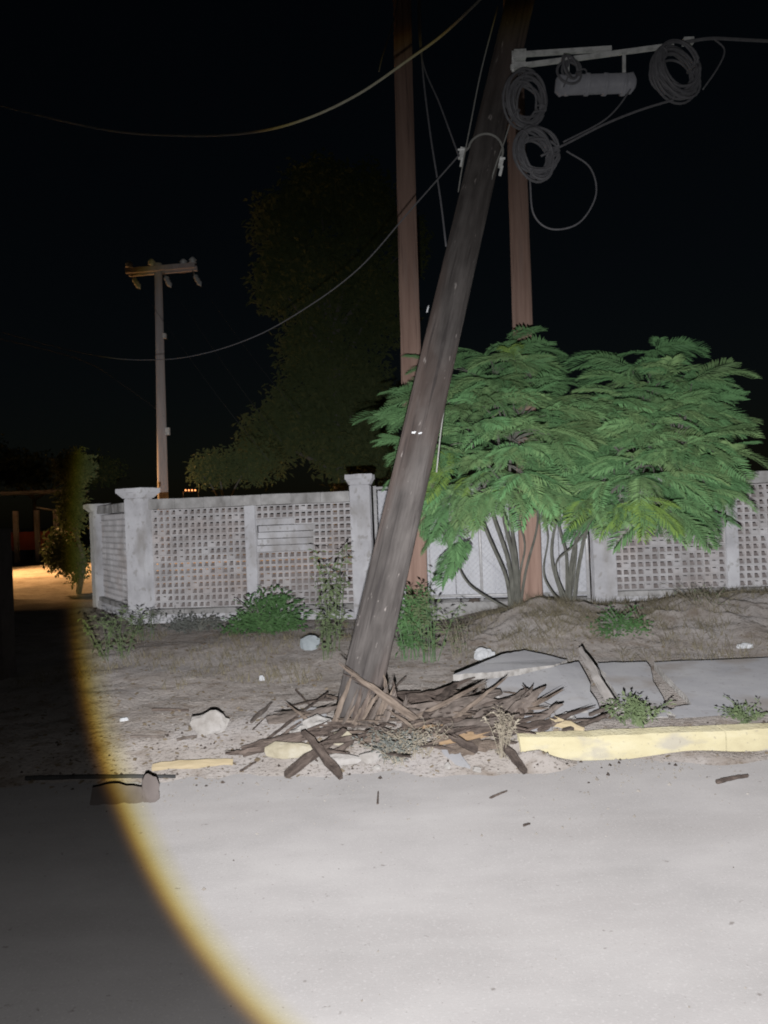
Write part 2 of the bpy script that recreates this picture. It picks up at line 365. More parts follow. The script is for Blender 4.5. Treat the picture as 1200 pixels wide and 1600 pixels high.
# kerb: cast lengths with joints, broken off at its left end
kerb = struct(bpy.data.objects.new('kerb', None)); scene.collection.objects.link(kerb); kerb.location = (KERB_X, KERB_Y, 0)
def kerb_piece(x0, x1, seed, ragged=False):
    mb = MB(); n = 14; rr = random.Random(seed); rings = []
    for i in range(n + 1):
        x = x0 + (x1 - x0) * i / n
        ch = .012 + .008 * rr.random() + (.02 if rr.random() < .1 else 0)
        if ragged and i < 3: ch += .028 * (3 - i) * rr.uniform(.6, 1.1)
        top = .142 + .004 * rr.uniform(-1, 1)
        rings.append([(x, 0, -.05), (x, .004 * rr.random(), .02), (x, 0.002, top - ch), (x, ch * .9, top), (x, .15, top), (x, .15, -.05)])
    for r_ in rings: mb.v += r_
    for i in range(n):
        for k in range(6):
            a = i * 6 + k; b = i * 6 + (k + 1) % 6
            mb.f.append((a, b, b + 6, a + 6))
    mb.f.append(tuple(range(6))); mb.f.append(tuple(n * 6 + k for k in range(6)))
    return mb.build('kerb_stone', M_KERB, kerb)
kx = [0, 1.28, 2.75, 4.25, 5.75, 7.3]
for i in range(5): kerb_piece(kx[i] + (.004 if i else 0), kx[i + 1] - .004, i, i == 0)

# sidewalk slabs -------------------------------------------------------------
walk = struct(bpy.data.objects.new('sidewalk', None)); scene.collection.objects.link(walk)
def ragged(poly, amp, n, rr):
    out = []
    for i, p in enumerate(poly):
        q = poly[(i + 1) % len(poly)]
        for k in range(n):
            t = k / n; v = p.lerp(q, t)
            if k: v = v + Vector((rr.uniform(-1, 1), rr.uniform(-1, 1), rr.uniform(-.2, .2))) * amp
            out.append(v)
    return out
def slab(pts, th, seed, amp=.018, m=M_CONC, parent=walk, name='paving_slab', n=6):
    """pts: (photo x, photo y, height) corners of the top face"""
    rr = random.Random(seed); poly = []
    for x, y, z in pts:
        d = IR * ((x - 600) / FPX) + IU * ((800 - y) / FPX) + IF
        poly.append(CAM + d * ((z - CAM.z) / d.z))
    mb = MB(); mb.prism(ragged(poly, amp, n, rr), -th, 0)
    o = mb.build(name, m, parent); o.data.materials.append(M_CONCE)
    for p in o.data.polygons:
        if abs(p.normal.z) < .6: p.material_index = 1
    return o
slab([(1022, 1035, .165), (1290, 1024, .165), (1330, 1118, .128), (1200, 1122, .128), (1060, 1124, .128), (1046, 1108, .132), (1080, 1100, .138)], .09, 1)
slab([(934, 1036, .185), (1010, 1034, .172), (1040, 1100, .14), (1044, 1120, .128), (985, 1124, .126), (968, 1092, .15)], .09, 2)
slab([(758, 1062, .23), (868, 1041, .24), (904, 1034, .21), (938, 1110, .15), (925, 1130, .126), (800, 1122, .13)], .09, 3)
slab([(708, 1054, .30), (785, 1022, .27), (820, 1016, .25), (886, 1031, .21), (866, 1039, .255), (760, 1051, .30)], .05, 4, amp=.010)

# ------------------------------------------------------------------ walls of lattice blocks
def block_mesh(w, h, d=.10, web=.021, slat=.016, var=0):
    mb = MB()
    mb.box((w / 2, d / 2, slat / 2), (w - .004, d, slat))
    mb.box((w / 2, d / 2, h - slat / 2 - .002), (w - .004, d - .004, slat))
    ww = (w - .004 - 3 * web) / 3
    for k in range(4):
        wk = web if k in (1, 2) else web / 2
        xk = (.002 + web / 4, .002 + web + ww, .002 + 2 * web + 2 * ww, w - .002 - web / 4)[k]
        mb.box((xk, d / 2 + .002, h / 2), (wk, d - .006, h - 2 * slat + .004))
    # sloping fin inside each opening: front bottom to back top, leaving a gap
    z0, z1 = slat - .002, h - slat - .020
    mb.add([(.01, .030, z0), (w - .01, .030, z0), (w - .01, .085, z1), (.01, .085, z1),
            (.01, .042, z0), (w - .01, .042, z0), (w - .01, .095, z1), (.01, .095, z1)],
           [(0, 1, 2, 3), (7, 6, 5, 4), (3, 2, 6, 7), (0, 3, 7, 4), (1, 5, 6, 2), (0, 4, 5, 1)])
    if var:      # one opening clogged with mortar
        k = var - 1; xk = .002 + web / 2 + k * (ww + web) + ww / 2
        n0 = len(mb.f); fin = mb.f[-6:]; mb.f = mb.f[:-6]
        mb.add([(xk - ww / 2, .02, slat - .001), (xk + ww / 2, .016, slat - .001), (xk + ww / 2, .03, h * .62), (xk - ww / 2, .05, h * .70), (xk, .02, h * .45)], [(0, 1, 4), (1, 2, 4), (2, 3, 4), (3, 0, 4)])
        mb.f += fin
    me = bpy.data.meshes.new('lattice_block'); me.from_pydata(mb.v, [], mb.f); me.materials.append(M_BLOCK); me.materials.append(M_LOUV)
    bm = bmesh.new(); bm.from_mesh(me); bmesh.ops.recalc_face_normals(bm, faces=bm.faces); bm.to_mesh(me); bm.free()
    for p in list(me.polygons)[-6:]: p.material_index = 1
    me.update(); return me
BLOCKS = {}
def lattice(root, x0, w, cols, rows, z0, rh, y0=.06, skip=()):
    key = (round(w / cols, 4), rh)
    if key not in BLOCKS: BLOCKS[key] = [block_mesh(w / cols, rh, var=v) for v in range(4)]
    for r_ in range(rows):
        for c in range(cols):
            if (r_, c) in skip: continue
            o = link('lattice_block', BLOCKS[key][rng.choice((0, 0, 0, 0, 1, 2, 3))], root, (x0 + c * w / cols + rng.uniform(-.0012, .0012), y0 + rng.uniform(-.004, .004), z0 + r_ * rh))
            o.rotation_euler = (rng.uniform(-.012, .012), rng.uniform(-.004, .004), rng.uniform(-.01, .01))
def rough_box(mb, c, sz, seg, amp, seed):
    """box with slightly uneven faces, seg divisions per axis"""
    bm = bmesh.new(); bmesh.ops.create_cube(bm, size=1)
    bmesh.ops.scale(bm, vec=sz, verts=bm.verts)
    mxd = max(sz); cuts = max(1, int(mxd / seg))
    bmesh.ops.bevel(bm, geom=list(bm.edges), offset=min(sz) * .06, segments=1, affect='EDGES')
    long = [e for e in bm.edges if e.calc_length() > seg * 1.5]
    bmesh.ops.subdivide_edges(bm, edges=long, cuts=cuts, use_grid_fill=True)
    for v in bm.verts:
        n = noise.noise_vector(v.co * 6 + Vector((seed, seed * 2.1, 0))) + .6 * noise.noise_vector(v.co * 19 + Vector((seed, 0, 3)))
        v.co += n * amp
    bm.verts.index_update()
    mb.add([v.co + Vector(c) for v in bm.verts], [[v.index for v in f.verts] for f in bm.faces]); bm.free()
def pillar(root, x, w, z0, z1, rot=0., cap=True, capw=.2, y=.08, seed=0, name='pillar'):
    mb = MB(); rough_box(mb, (0, 0, (z0 + z1) / 2), (w, w, z1 - z0), .16, .004, seed)
    o = mb.build(name, M_WHITE, root, loc=(x, y, 0)); o.rotation_euler.z = rot
    if cap:
        c = MB(); c.frustum((0, 0, z1 + .002), w / 2 + .004, capw, .075)
        rough_box(c, (0, 0, z1 + .112), (capw * 2 + .02, capw * 2 + .02, .068), .1, .008, seed + 5)
        c.build('cap', M_WHITE, o)
    return o
def coping(root, x0, x1, z0, z1, seed, step=.42):
    x = x0; rr = random.Random(seed)
    while x < x1 - .05:
        w = min(step * rr.uniform(.9, 1.1), x1 - x)
        if x1 - x - w < .12: w = x1 - x
        mb = MB(); rough_box(mb, (x + w / 2, .10, (z0 + z1) / 2 + rr.uniform(-.003, .003)), (w - .006, .21 + rr.uniform(-.004, .004), z1 - z0), .14, .004, rr.random() * 50)
        mb.build('coping_block', M_COPE, root); x += w
def plinth(root, x0, x1, zb, zl, seed):
    mb = MB(); rough_box(mb, ((x0 + x1) / 2, .10, zl + .032), (x1 - x0, .24, .075), .2, .006, seed); mb.build('ledge', M_COPE, root)
    mb = MB(); rough_box(mb, ((x0 + x1) / 2, .10, (zb + zl) / 2 - .002), (x1 - x0 - .01, .29, zl - zb), .2, .007, seed + 3); mb.build('plinth', M_WHITE, root)
def wall_root(a, b, label):
    a = Vector(a); b = Vector(b); d = b - a
    return empty('boundary_wall', (a.x, a.y, 0), label, 'wall', 'lattice walls along the verge', math.atan2(d.y, d.x)), d.length

# main wall, corner to gate
w1, L1 = wall_root((-3.585, 11.2), (-.335, 10.9), 'whitewashed lattice wall left of the leaning pole, with a patched panel')
LZ, RH = .325, .096
ztop = LZ + 15 * RH
p1a, p1b = .18, 1.575; p2a, p2b = 1.735, L1 - .145
lattice(w1, p1a, p1b - p1a, 5, 15, LZ, RH)
skip = {(11 - k, c) for k in range(4) for c in (0, 1, 2)} | {(12, 0), (12, 1)}
lattice(w1, p2a, p2b - p2a, 5, 15, LZ, RH, skip=skip)
bw = (p2b - p2a) / 5
for k in range(4):       # boards filling the broken part of the second panel
    mb = MB(); rough_box(mb, (p2a + bw * 1.5 + .01 * k, .085, LZ + (8 + k) * RH + .047), (bw * 3 - .008, .05, RH - .008), .15, .003, k)
    mb.build('patch_board', M_WHITE, w1)
mb = MB(); rough_box(mb, (p2a + bw, .085, LZ + 12 * RH + .047), (bw * 2 - .008, .05, RH - .008), .15, .003, 9); mb.build('patch_board', M_WHITE, w1)
pillar(w1, 1.655, .152, .30, ztop + .004, cap=False, seed=2, name='post', y=.085)
pillar(w1, -.02, .30, .0, 1.945, rot=R(-17), capw=.215, seed=4, y=.10)
pillar(w1, L1, .285, .0, 2.00, capw=.185, seed=6, y=.10)
coping(w1, .16, L1 - .15, ztop + .006, ztop + .155, 3)
plinth(w1, .12, L1 - .14, -.05, .245, 5)
# return wall, running back from the corner
d = Vector((-.53, .85)).normalized() * 3.05
w2, L2 = wall_root((-3.585 + d.x, 11.2 + d.y), (-3.585, 11.2), 'short lattice wall running back from the corner pillar at far left')
lattice(w2, .30, L2 - .48, 9, 15, LZ - .02, RH)
pillar(w2, .12, .34, .0, 1.80, capw=.24, seed=8, y=.10)
coping(w2, .30, L2 - .16, ztop, ztop + .14, 13)
plinth(w2, .28, L2 - .16, -.05, .245, 9)
# wall right of the gate
w3, L3 = wall_root((2.925, 10.3), (6.9, 9.95), 'lattice wall right of the white gate, half hidden by the small trees')
LZ3 = .42
lattice(w3, .15, 1.44, 5, 14, LZ3, .097)
lattice(w3, 1.745, 1.44, 5, 14, LZ3, .097)
pillar(w3, 1.667, .15, .38, LZ3 + 14 * .097 + .004, cap=False, seed=12, name='post', y=.085)
pillar(w3, 0, .295, .1, 1.96, capw=.19, seed=14, y=.10)
pillar(w3, 3.35, .295, .1, 1.96, capw=.19, seed=15, y=.10)
coping(w3, .15, 3.2, LZ3 + 14 * .097 + .006, LZ3 + 14 * .097 + .16, 23)
plinth(w3, .13, 3.2, .05, .345, 15)

# white sheet gate with chain link in front -----------------------------------
ga, gb = Vector((-.15, 10.86)), Vector((2.76, 10.36))
gd = gb - ga
gate = empty('sheet_gate', (ga.x, ga.y, 0), 'white sheet metal gate behind chain link, between two wall pillars', 'gate', rz=math.atan2(gd.y, gd.x))
GL = gd.length; n = 8; sw = (GL - .12) / n
for k in range(n):
    mb = MB(); x0 = .06 + k * sw
    prof = [(0, 0), (.02, .012), (sw * .46, .012), (sw * .5, -.004), (sw * .54, .012), (sw - .02, .012), (sw - .006, 0)]
    vs = []
    for px_, py_ in prof:
        for z in (.36, 1.9): vs.append((x0 + px_, .06 - py_ + .006 * math.sin(k * 2.3), z))
    for px_, py_ in prof:
        for z in (.36, 1.9): vs.append((x0 + px_, .064 - py_ + .006 * math.sin(k * 2.3), z))
    q = len(prof); fs = []
    for i in range(q - 1):
        fs.append((2 * i, 2 * i + 2, 2 * i + 3, 2 * i + 1)); fs.append((2 * q + 2 * i, 2 * q + 2 * i + 1, 2 * q + 2 * i + 3, 2 * q + 2 * i + 2))
    mb.add(vs, fs); mb.build('sheet_panel', M_SHEET, gate)
for x, r_ in ((.03, .024), (GL / 2, .022), (GL - .05, .024)):
    mb = MB(); mb.tube([(x, 0, .2), (x, 0, 1.97)], r_, 10); mb.build('frame_tube', M_WIRE, gate, True)
for z in (.40, 1.94):
    mb = MB(); mb.tube([(.03, 0, z), (GL - .05, 0, z)], .02, 8); mb.build('frame_tube', M_WIRE, gate, True)
mb = MB(); st = .075; z0, z1 = .42, 1.92; hgt = z1 - z0
def seg(p, q): mb.tube([p, q], .0015, 3)
k = -hgt
while k < GL:
    a, b = max(k, .05), min(k + hgt, GL - .07)
    if b > a:
        seg((a, -.006, z0 + (a - k)), (b, -.006, z0 + (b - k)))
        seg((a, -.012, z1 - (a - k)), (b, -.012, z1 - (b - k)))
    k += st
stuff(mb.build('chain_link', M_WIRE, gate))
mb = MB(); rough_box(mb, (GL / 2, .0, .17), (GL - .02, .42, .32), .2, .012, 4); mb.build('threshold', M_COPE, gate)

# ------------------------------------------------------------------ standing poles
def pole_mesh(base, top, r0, r1, seed, n=18, seg=22):
    mb = MB(); base = Vector(base); top = Vector(top); rr = random.Random(seed); pts = []; rad = []
    for i in range(seg + 1):
        t = i / seg; p = base.lerp(top, t) + Vector((nz(t * 3, seed, 1, 1), nz(t * 3, seed, 1, 5), 0)) * .012
        pts.append(p - base); rad.append(r0 + (r1 - r0) * t)
    mb.tube(pts, rad, n, jit=.05); return mb
def std_pole(b, t, label, r0=.155, r1=.115, seed=0):
    mb = pole_mesh(b, t, r0, r1, seed); o = mb.build('utility_pole', M_POLE2, None, True, b); return tag(o, label, 'pole', 'upright wooden poles in front of the wall')
b = P(652, 950, 10.15); t = P(629.5, 50, 10.15); d = (t - b) / (t.z - b.z)
std_pole(b - d * .4, b + d * 9.6, 'upright brown wooden pole partly hidden behind the leaning pole', .150, .112, 3)
b = P(831, 945, 9.95); t = P(804, 125, 9.95); d = (t - b) / (t.z - b.z)
std_pole(b - d * .5, b + d * 9.2, 'upright brown wooden pole rising through the small feathery tree', .148, .110, 5)

# ------------------------------------------------------------------ leaning broken pole
PY = 5.62
A = P(573, 1040, PY); B = P(790, 100, PY)
ld_ = (B - A).normalized()
base = A - ld_ * .46
lean = empty('leaning_pole', (base.x, base.y, H(base.x, base.y)), 'thick weathered wooden pole leaning right, snapped at its base', 'pole')
OFF = lean.location.copy()
def rel(p): return Vector(p) - OFF
bpy.context.view_layer.update()
# shaft: local z along the pole; ragged lower end
n, sg = 30, 40; LEN = 7.4
q = ld_.to_track_quat('Z', 'Y')
mb = MB()
for i in range(sg + 1):
    t = i / sg; z = t * LEN; r_ = .156 - .052 * min(1, z / 5.4)
    for k in range(n):
        a = 2 * math.pi * k / n
        rr_ = r_ * (1 + .03 * nz(math.cos(a) * 2, math.sin(a) * 2, 1.5, 3) + .025 * nz(k * .9, z * .8, 1, 6))
        zz = z
        if i < 6:
            low = (.16 * abs(nz(k * .83, 2.1, 1.0, 4)) + .10 * abs(nz(k * 2.3, .3, 1, 7))) * 2.2 
            low += .26 * ss(-.1, .9, (q @ Vector((math.cos(a), math.sin(a), 0))).x)
            zz = z + low * (1 - i / 6)
        mb.v.append((rr_ * math.cos(a), rr_ * math.sin(a), zz))
for i in range(sg):
    for k in range(n):
        mb.f.append((i * n + k, i * n + (k + 1) % n, (i + 1) * n + (k + 1) % n, (i + 1) * n + k))
mb.f.append(tuple(reversed(range(n)))); mb.f.append(tuple(sg * n + k for k in range(n)))
sh = mb.build('shaft', M_POLE, lean, True); sh.location = rel(base); sh.rotation_mode = 'QUATERNION'; sh.rotation_quaternion = q

def shard_mb(mb, a, b, w, th, seed, up=Vector((0, -.45, 1)), tip=.25, n=7):
    """a splintered board from a to b: uneven edges, ragged pointed end at b"""
    a = Vector(a); b = Vector(b); rr = random.Random(seed); t = (b - a); L = t.length; t.normalize()
    s = t.cross(up).normalized(); u = s.cross(t).normalized()
    rings = []
    for i in range(n + 1):
        f = i / n
        ww = w * (1 - (1 - tip) * max(0, (f - .45) / .55) ** 1.1) * rr.uniform(.86, 1.1)
        if i == 0: ww *= rr.uniform(.5, .9)
        c = a.lerp(b, f) + s * (w * .12 * rr.uniform(-1, 1)) + u * (th * .2 * rr.uniform(-1, 1))
        tt = th * (1 - .6 * max(0, (f - .6) / .4))
        rings.append([c - s * ww / 2 - u * tt / 2, c + s * ww / 2 - u * tt / 2, c + s * ww * .46 + u * tt / 2, c - s * ww * .48 + u * tt / 2])
    base_ = len(mb.v)
    for r_ in rings: mb.v += [tuple(v) for v in r_]
    for i in range(n):
        for k in range(4):
            x = base_ + i * 4 + k; y = base_ + i * 4 + (k + 1) % 4
            mb.f.append((x, y, y + 4, x + 4))
    mb.f.append((base_ + 3, base_ + 2, base_ + 1, base_)); mb.f.append(tuple(base_ + n * 4 + k for k in range(4)))
def spikes(mb, L, w, th, seed):
    rr = random.Random(seed * 3 + 1)
    for k in range(rr.randint(4, 6)):
        y = rr.uniform(-.42, .42) * w; x0 = L * rr.uniform(.35, .8); x1 = L * rr.uniform(.82, 1.08)
        if rr.random() < .35: x0, x1 = L * rr.uniform(.1, .4), -L * rr.uniform(.0, .07)
        ww = w * rr.uniform(.07, .18) + .002; zz = th * rr.uniform(.1, .7); t2 = rr.uniform(-.25, .25) * w
        mb.add([(x0, y - ww, zz - th * .5), (x0, y + ww, zz - th * .5), (x0, y, zz + th * .12), (x1, y + t2, zz + rr.uniform(-.2, .8) * th)], [(0, 1, 3), (1, 2, 3), (2, 0, 3), (0, 2, 1)])
def place_shard(parent, name, a, b, w, th, seed, m, up=Vector((0, -.45, 1)), tip=.25):
    a = Vector(a); d = Vector(b) - a; X = d.normalized(); Yv = Vector(up).cross(X).normalized(); Z = X.cross(Yv)
    mb = MB(); shard_mb(mb, Vector((0, 0, 0)), Vector((d.length, 0, 0)), w, th, seed, up=Vector((0, 0, 1)), tip=tip, n=9)
    if tip < .6: spikes(mb, d.length, w, th, seed)
    o = mb.build(name, m, parent, False, a); o.rotation_mode = 'QUATERNION'; o.rotation_quaternion = Matrix((X, Yv, Z)).transposed().to_quaternion(); return o
def rshard(parent, name, pa, pb, ya, yb, w, th, seed, m, **k):
    return place_shard(parent, name, P(*pa, ya) - OFF, P(*pb, yb) - OFF, w, th, seed, m, **k)
# torn strips still hanging on the foot of the pole
VF = Vector((0, -1, .25))
rshard(lean, 'torn_strip', (650, 1124), (529, 1036), 5.30, 5.42, .052, .022, 1, M_SPLINT, up=VF, tip=.12)
rshard(lean, 'torn_strip', (628, 1100), (536, 1052), 5.36, 5.42, .034, .018, 2, M_DARKW, up=VF, tip=.1)
rr = random.Random(8)
for k in range(17):
    f = k / 16; x0 = 528 + 82 * f + rr.uniform(-5, 5); lenp = rr.uniform(45, 85) * (1 - .45 * f)
    rshard(lean, 'torn_strip', (x0 + rr.uniform(-10, 14), 1138 - 12 * f + rr.uniform(-4, 2)), (x0 + 12 + lenp * .22 + rr.uniform(-5, 5), 1134 - 12 * f - lenp), 5.30 + rr.uniform(-.03, .03) + .1 * abs(f - .4), 5.46, rr.uniform(.014, .042), rr.uniform(.008, .018), 50 + k, rr.choice([M_SPLINT, M_SPLINT, M_GREYW, M_DARKW]), up=VF, tip=.08)
rshard(lean, 'torn_strip', (606, 1090), (598, 1046), 5.48, 5.56, .026, .015, 7, M_SPLINT, up=VF, tip=.1)
rshard(lean, 'torn_strip', (620, 1094), (613, 1062), 5.46, 5.54, .018, .012, 8, M_DARKW, up=VF, tip=.1)

def at_pole(py):       # axis point and radius of the pole at photograph row py
    f = (1040 - py) / 940.; p = A.lerp(B, f); z = (p - base).length
    return p, .156 - .052 * min(1, z / 5.4)
# rope strap round the pole with two clamps
side = ld_.cross(Vector((0, 1, 0))).normalized(); 
if side.x < 0: side = -side
front = Vector((0, -1, 0))
p, r_ = at_pole(226); pts = []
for k in range(15):
    a = math.pi * k / 14
    pts.append(rel(p + side * (-math.cos(a) * (r_ + .012)) + front * (math.sin(a) * (r_ + .012)) + ld_ * (.07 * math.sin(a) - .055)))
pts = [pts[0] - ld_ * .05 - side * .04] + pts + [pts[-1] - ld_ * .05 + side * .0]
mb = MB(); mb.tube(bez(pts, 2), .0085, 6); strap = mb.build('strap', M_CABLEL, lean, True)
for pt, sc in ((pts[0], 1.), (pts[-1], .9)):
    mb = MB(); Mq = q.to_matrix(); mb.box(pt, (.045 * sc, .035, .075 * sc), Mq); mb.box(pt + Vector((0, 0, -.06)), (.018, .02, .07), Mq)
    mb.tube([pt + Vector((-.03, -.02, .02)), pt + Vector((.03, -.02, .02))], .008, 6)
    mb.build('clamp', M_STEEL, strap)
# small metal tags and staples on the shaft
def plate(px, py, w, h, rot, m=M_PLAST, dep=.140):
    Y = PY - dep; c = P(px, py, Y)
    mb = MB(); Mx = Matrix.Rotation(rot, 3, 'Y'); mb.box(rel(c), (w, .006, h), Mx); mb.box(rel(c + Vector((w * .5, -.004, h * .4))), (w * .5, .006, h * .7), Mx)
    mb.build('tag', m, lean)
plate(646, 676, .024, .012, .1); plate(656, 677, .02, .010, -.2); plate(668, 484, .010, .04, .3, M_PLAST, .03)
# down wires stapled along the shaft
mb = MB(); mb.tube(bez([rel(P(x, y, Y)) for x, y, Y in ((778, 10, 5.45), (752, 110, 5.45), (735, 195, 5.46), (722, 262, 5.48), (716, 300, 5.6))], 5), .005, 5); mb.build('down_wire', M_CABLEL, lean, True)
mb = MB(); mb.tube(bez([rel(P(x, y, Y)) for x, y, Y in ((806, 128, 5.5), (803, 168, 5.46), (790, 215, 5.48), (766, 288, 5.56), (738, 420, 5.72), (703, 585, 5.72), (690, 665, 5.7), (682, 738, 5.7))], 6), .0055, 5); mb.build('down_wire', M_CABLEL, lean, True)

# bracket with splice case and cable coils ------------------------------------
YB = 5.45
bo = P(803, 100, YB)
br = empty('cable_bracket', bo, 'galvanised arm with a cable splice case, bolted high on the leaning pole', 'bracket')
def bl(p): return Vector(p) - bo
mb = MB()
def bar(mb, a, b, w, t): 
    a = Vector(a); b = Vector(b); d = b - a; Mq = d.to_track_quat('X', 'Z').to_matrix(); mb.box((a + b) / 2, (d.length, t, w), Mq)
bar(mb, bl(P(800, 86, YB)), bl(P(955, 76, YB)), .028, .03); mb.box(bl(P(812, 86, YB - .01)), (.085, .05, .058)); mb.build('upper_bar', M_STEEL, br)
mb = MB(); bar(mb, bl(P(798, 105, YB)), bl(P(1052, 71, YB)), .026, .03); mb.box(bl(P(812, 104, YB - .01)), (.08, .05, .045)); mb.box(bl(P(1075, 65, YB)), (.07, .05, .04)); mb.build('lower_bar', M_STEEL, br)
mb = MB(); bar(mb, bl(P(803, 80, YB + .02)), bl(P(803, 112, YB + .02)), .03, .012); mb.build('bolt_plate', M_STEEL, br)
mb = MB(); mb.tube([bl(P(x, y, YB)) for x, y in ((868, 134), (874, 134), (880, 133), (980, 130), (986, 130), (992, 130))], [.045, .072, .066, .066, .072, .04], 16); case = mb.build('splice_case', M_ENCL, br, True)
for x in (886, 917, 945, 974):
    mb = MB(); c0, c1 = bl(P(x - 3, 132, YB)), bl(P(x + 3, 132, YB)); mb.tube([c0, c1], .0745, 16); mb.build('rib', M_ENCL, case, True)
for x0, y0, y1 in ((887, 92, 122), (975, 84, 118)):
    mb = MB(); bar(mb, bl(P(x0, y0, YB - .02)), bl(P(x0, y1, YB - .02)), .022, .012); mb.build('hanger', M_STEEL, br)
def coil(px, py, rx_, ry_, turns, name, label, thick, m, tilt, seed, Y=5.4):
    """a hank of cable: several turns of slightly differing radius"""
    c = P(px, py, Y); rr = random.Random(seed); mb = MB(); pts = []; N = 26
    for t in range(turns):
        ph = rr.uniform(0, 6.28); a_, b_ = rx_ * rr.uniform(.68, 1.12), ry_ * rr.uniform(.68, 1.12)
        off = Vector((rr.uniform(-.028, .028), rr.uniform(-.06, .06), rr.uniform(-.028, .028)))
        for k in range(N):
            a = 2 * math.pi * k / N
            x = a_ * math.cos(a); z = b_ * math.sin(a)
            pts.append(off + Vector((x * math.cos(tilt) - z * math.sin(tilt), .03 * math.sin(a + ph) + x * .35, x * math.sin(tilt) + z * math.cos(tilt))))
    mb.tube(pts, thick, 6)
    o = mb.build('cable_coil', m, None, True, c); tag(o, label, 'cable coil', 'coils of cable on the leaning pole')
    for k in range(3):
        a = 2.1 * k + tilt; tb = MB(); pc = Vector((rx_ * .9 * math.cos(a), .02 + rx_ * .32 * math.cos(a), ry_ * .9 * math.sin(a)))
        ring = [pc + Vector((math.cos(a) * math.cos(s_) * .038, math.sin(s_) * .06, math.sin(a) * math.cos(s_) * .038)) for s_ in [i * math.pi / 5 for i in range(10)]]
        tb.tube(ring, .006, 5, closed=True); tb.build('tie', M_CABLE, o, True)
    return o
coil(1058, 110, .165, .185, 17, 'cable_coil', 'large cable coil hanging at the outer end of the metal arm', .009, M_CABLE, .3, 1)
coil(822, 156, .13, .17, 11, 'cable_coil', 'cable coil hanging against the pole just under the metal arm', .009, M_CABLE, -.25, 2)
coil(838, 238, .135, .165, 13, 'cable_coil', 'lowest cable coil, hanging in front of the upright brown pole', .009, M_CABLE, .2, 3, 5.35)
coil(893, 110, .085, .09, 4, 'cable_coil', 'small cable loop hung at the left end of the splice case', .009, M_CABLE, 0, 4, 5.38)

def cable(pts, r_, label, m=M_CABLE, name='overhead_cable', group='overhead cables'):
    o_ = P(*pts[0]); mb = MB(); mb.tube(bez([P(*p) - o_ for p in pts], 8), r_, 6); ob = mb.build(name, m, None, True, o_); return tag(ob, label, 'cable', group)
cable([(790, -40, 5.4), (700, 47, 5.6), (640, 92, 5.75), (560, 147, 5.95), (480, 185, 6.2), (400, 206, 6.5), (300, 212, 7), (180, 205, 7.6), (60, 180, 8.4), (-60, 150, 9.5)], .0095, 'bright sagging cable across the upper left, in front of the upright pole', M_CABLEW)
cable([(716, 244, 5.45), (640, 330, 6.1), (560, 420, 7.0), (480, 480, 8.0), (400, 525, 9.2), (320, 552, 10.6), (250, 562, 12), (165, 558, 13.5), (60, 535, 16), (-60, 500, 19)], .0058, 'thin cable sagging left from the strap clamp on the leaning pole', M_CABLE)
cable([(655, -40, 6.4), (659, 90, 6.2), (671, 200, 6.1), (688, 310, 6.0), (697, 385, 5.85)], .007, 'slack wire dropping steeply behind the leaning pole, right of two')
cable([(652, -40, 6.4), (658, 85, 6.2), (688, 165, 5.8), (717, 244, 5.5)], .006, 'straight wire running down to the strap clamp of the leaning pole')
cable([(1052, 156, 5.4), (1000, 172, 5.4), (945, 194, 5.4), (890, 222, 5.38), (845, 244, 5.36)], .008, 'cable strung from the large coil down to the lowest coil')
cable([(986, 138, 5.42), (965, 168, 5.42), (938, 192, 5.42), (880, 222, 5.4)], .006, 'short cable curving down from the right end of the splice case')
cable([(828, 282, 5.36), (834, 335, 5.38), (862, 358, 5.4), (905, 348, 5.42), (931, 305, 5.44), (922, 262, 5.44), (885, 236, 5.42)], .006, 'loose cable loop dangling below the lowest coil')
cable([(1070, 66, 5.42), (1110, 60, 5.42), (1160, 62, 5.5), (1240, 66, 5.7)], .012, 'dim cable leaving the end of the metal arm to the right')
cable([(1098, 140, 5.42), (1122, 105, 5.42), (1132, 78, 5.45), (1115, 60, 5.42)], .006, 'thin cable curling round the right side of the large coil')
cable([(592, 112, 6.4), (597, 90, 6.4), (606, 62, 6.5), (618, 20, 6.6), (626, -30, 6.7)], .006, 'loose wire end hanging beside the top of the upright pole')

# ------------------------------------------------------------------ far pole with crossarm
FY = 19.5
fb = P(254, 822, FY); fb.z = 0
ft = P(247, 412, FY)
far = empty('power_pole', fb, 'pale power pole with a crossarm standing behind the wall', 'pole')
mb = MB(); mb.tube([Vector((0, 0, 0)), (ft - fb) * .5, ft - fb], [.145, .12, .095], 12); mb.build('shaft', M_POLE3, far, True)
fl = lambda x, y, Y=FY: P(x, y, Y) - fb
for k, y_ in enumerate((-.13, .13)):
    mb = MB(); bar(mb, fl(199, 426) + Vector((0, y_, 0)), fl(306, 417) + Vector((0, y_ + .0, 0)), .12, .09); mb.build('crossarm', M_POLE3, far)
for (x, y), (x2, y2) in (((202, 424), (201, 408)), ((237, 420), (237, 405)), ((288, 418), (286, 405)), ((301, 417), (301, 402))):
    mb = MB(); a_, b_ = fl(x, y), fl(x2, y2); pts = [a_.lerp(b_, t) for t in (0, .35, .45, .6, .7, .85, 1)]
    mb.tube(pts, [.03, .03, .10, .06, .10, .07, .04], 10); mb.build('pin_insulator', M_STEEL, far, True)
for (x, y), (x2, y2) in (((205, 430), (219, 451)), ((256, 427), (267, 449)), ((301, 424), (314, 447))):
    mb = MB(); a_, b_ = fl(x, y), fl(x2, y2, FY - .6); pts = [a_.lerp(b_, t) for t in (0, .3, .4, .5, .6, .7, .8, .9, 1)]
    mb.tube(pts, [.02, .02, .07, .03, .07, .03, .07, .03, .015], 10); mb.build('strain_insulator', M_STEEL, far, True)
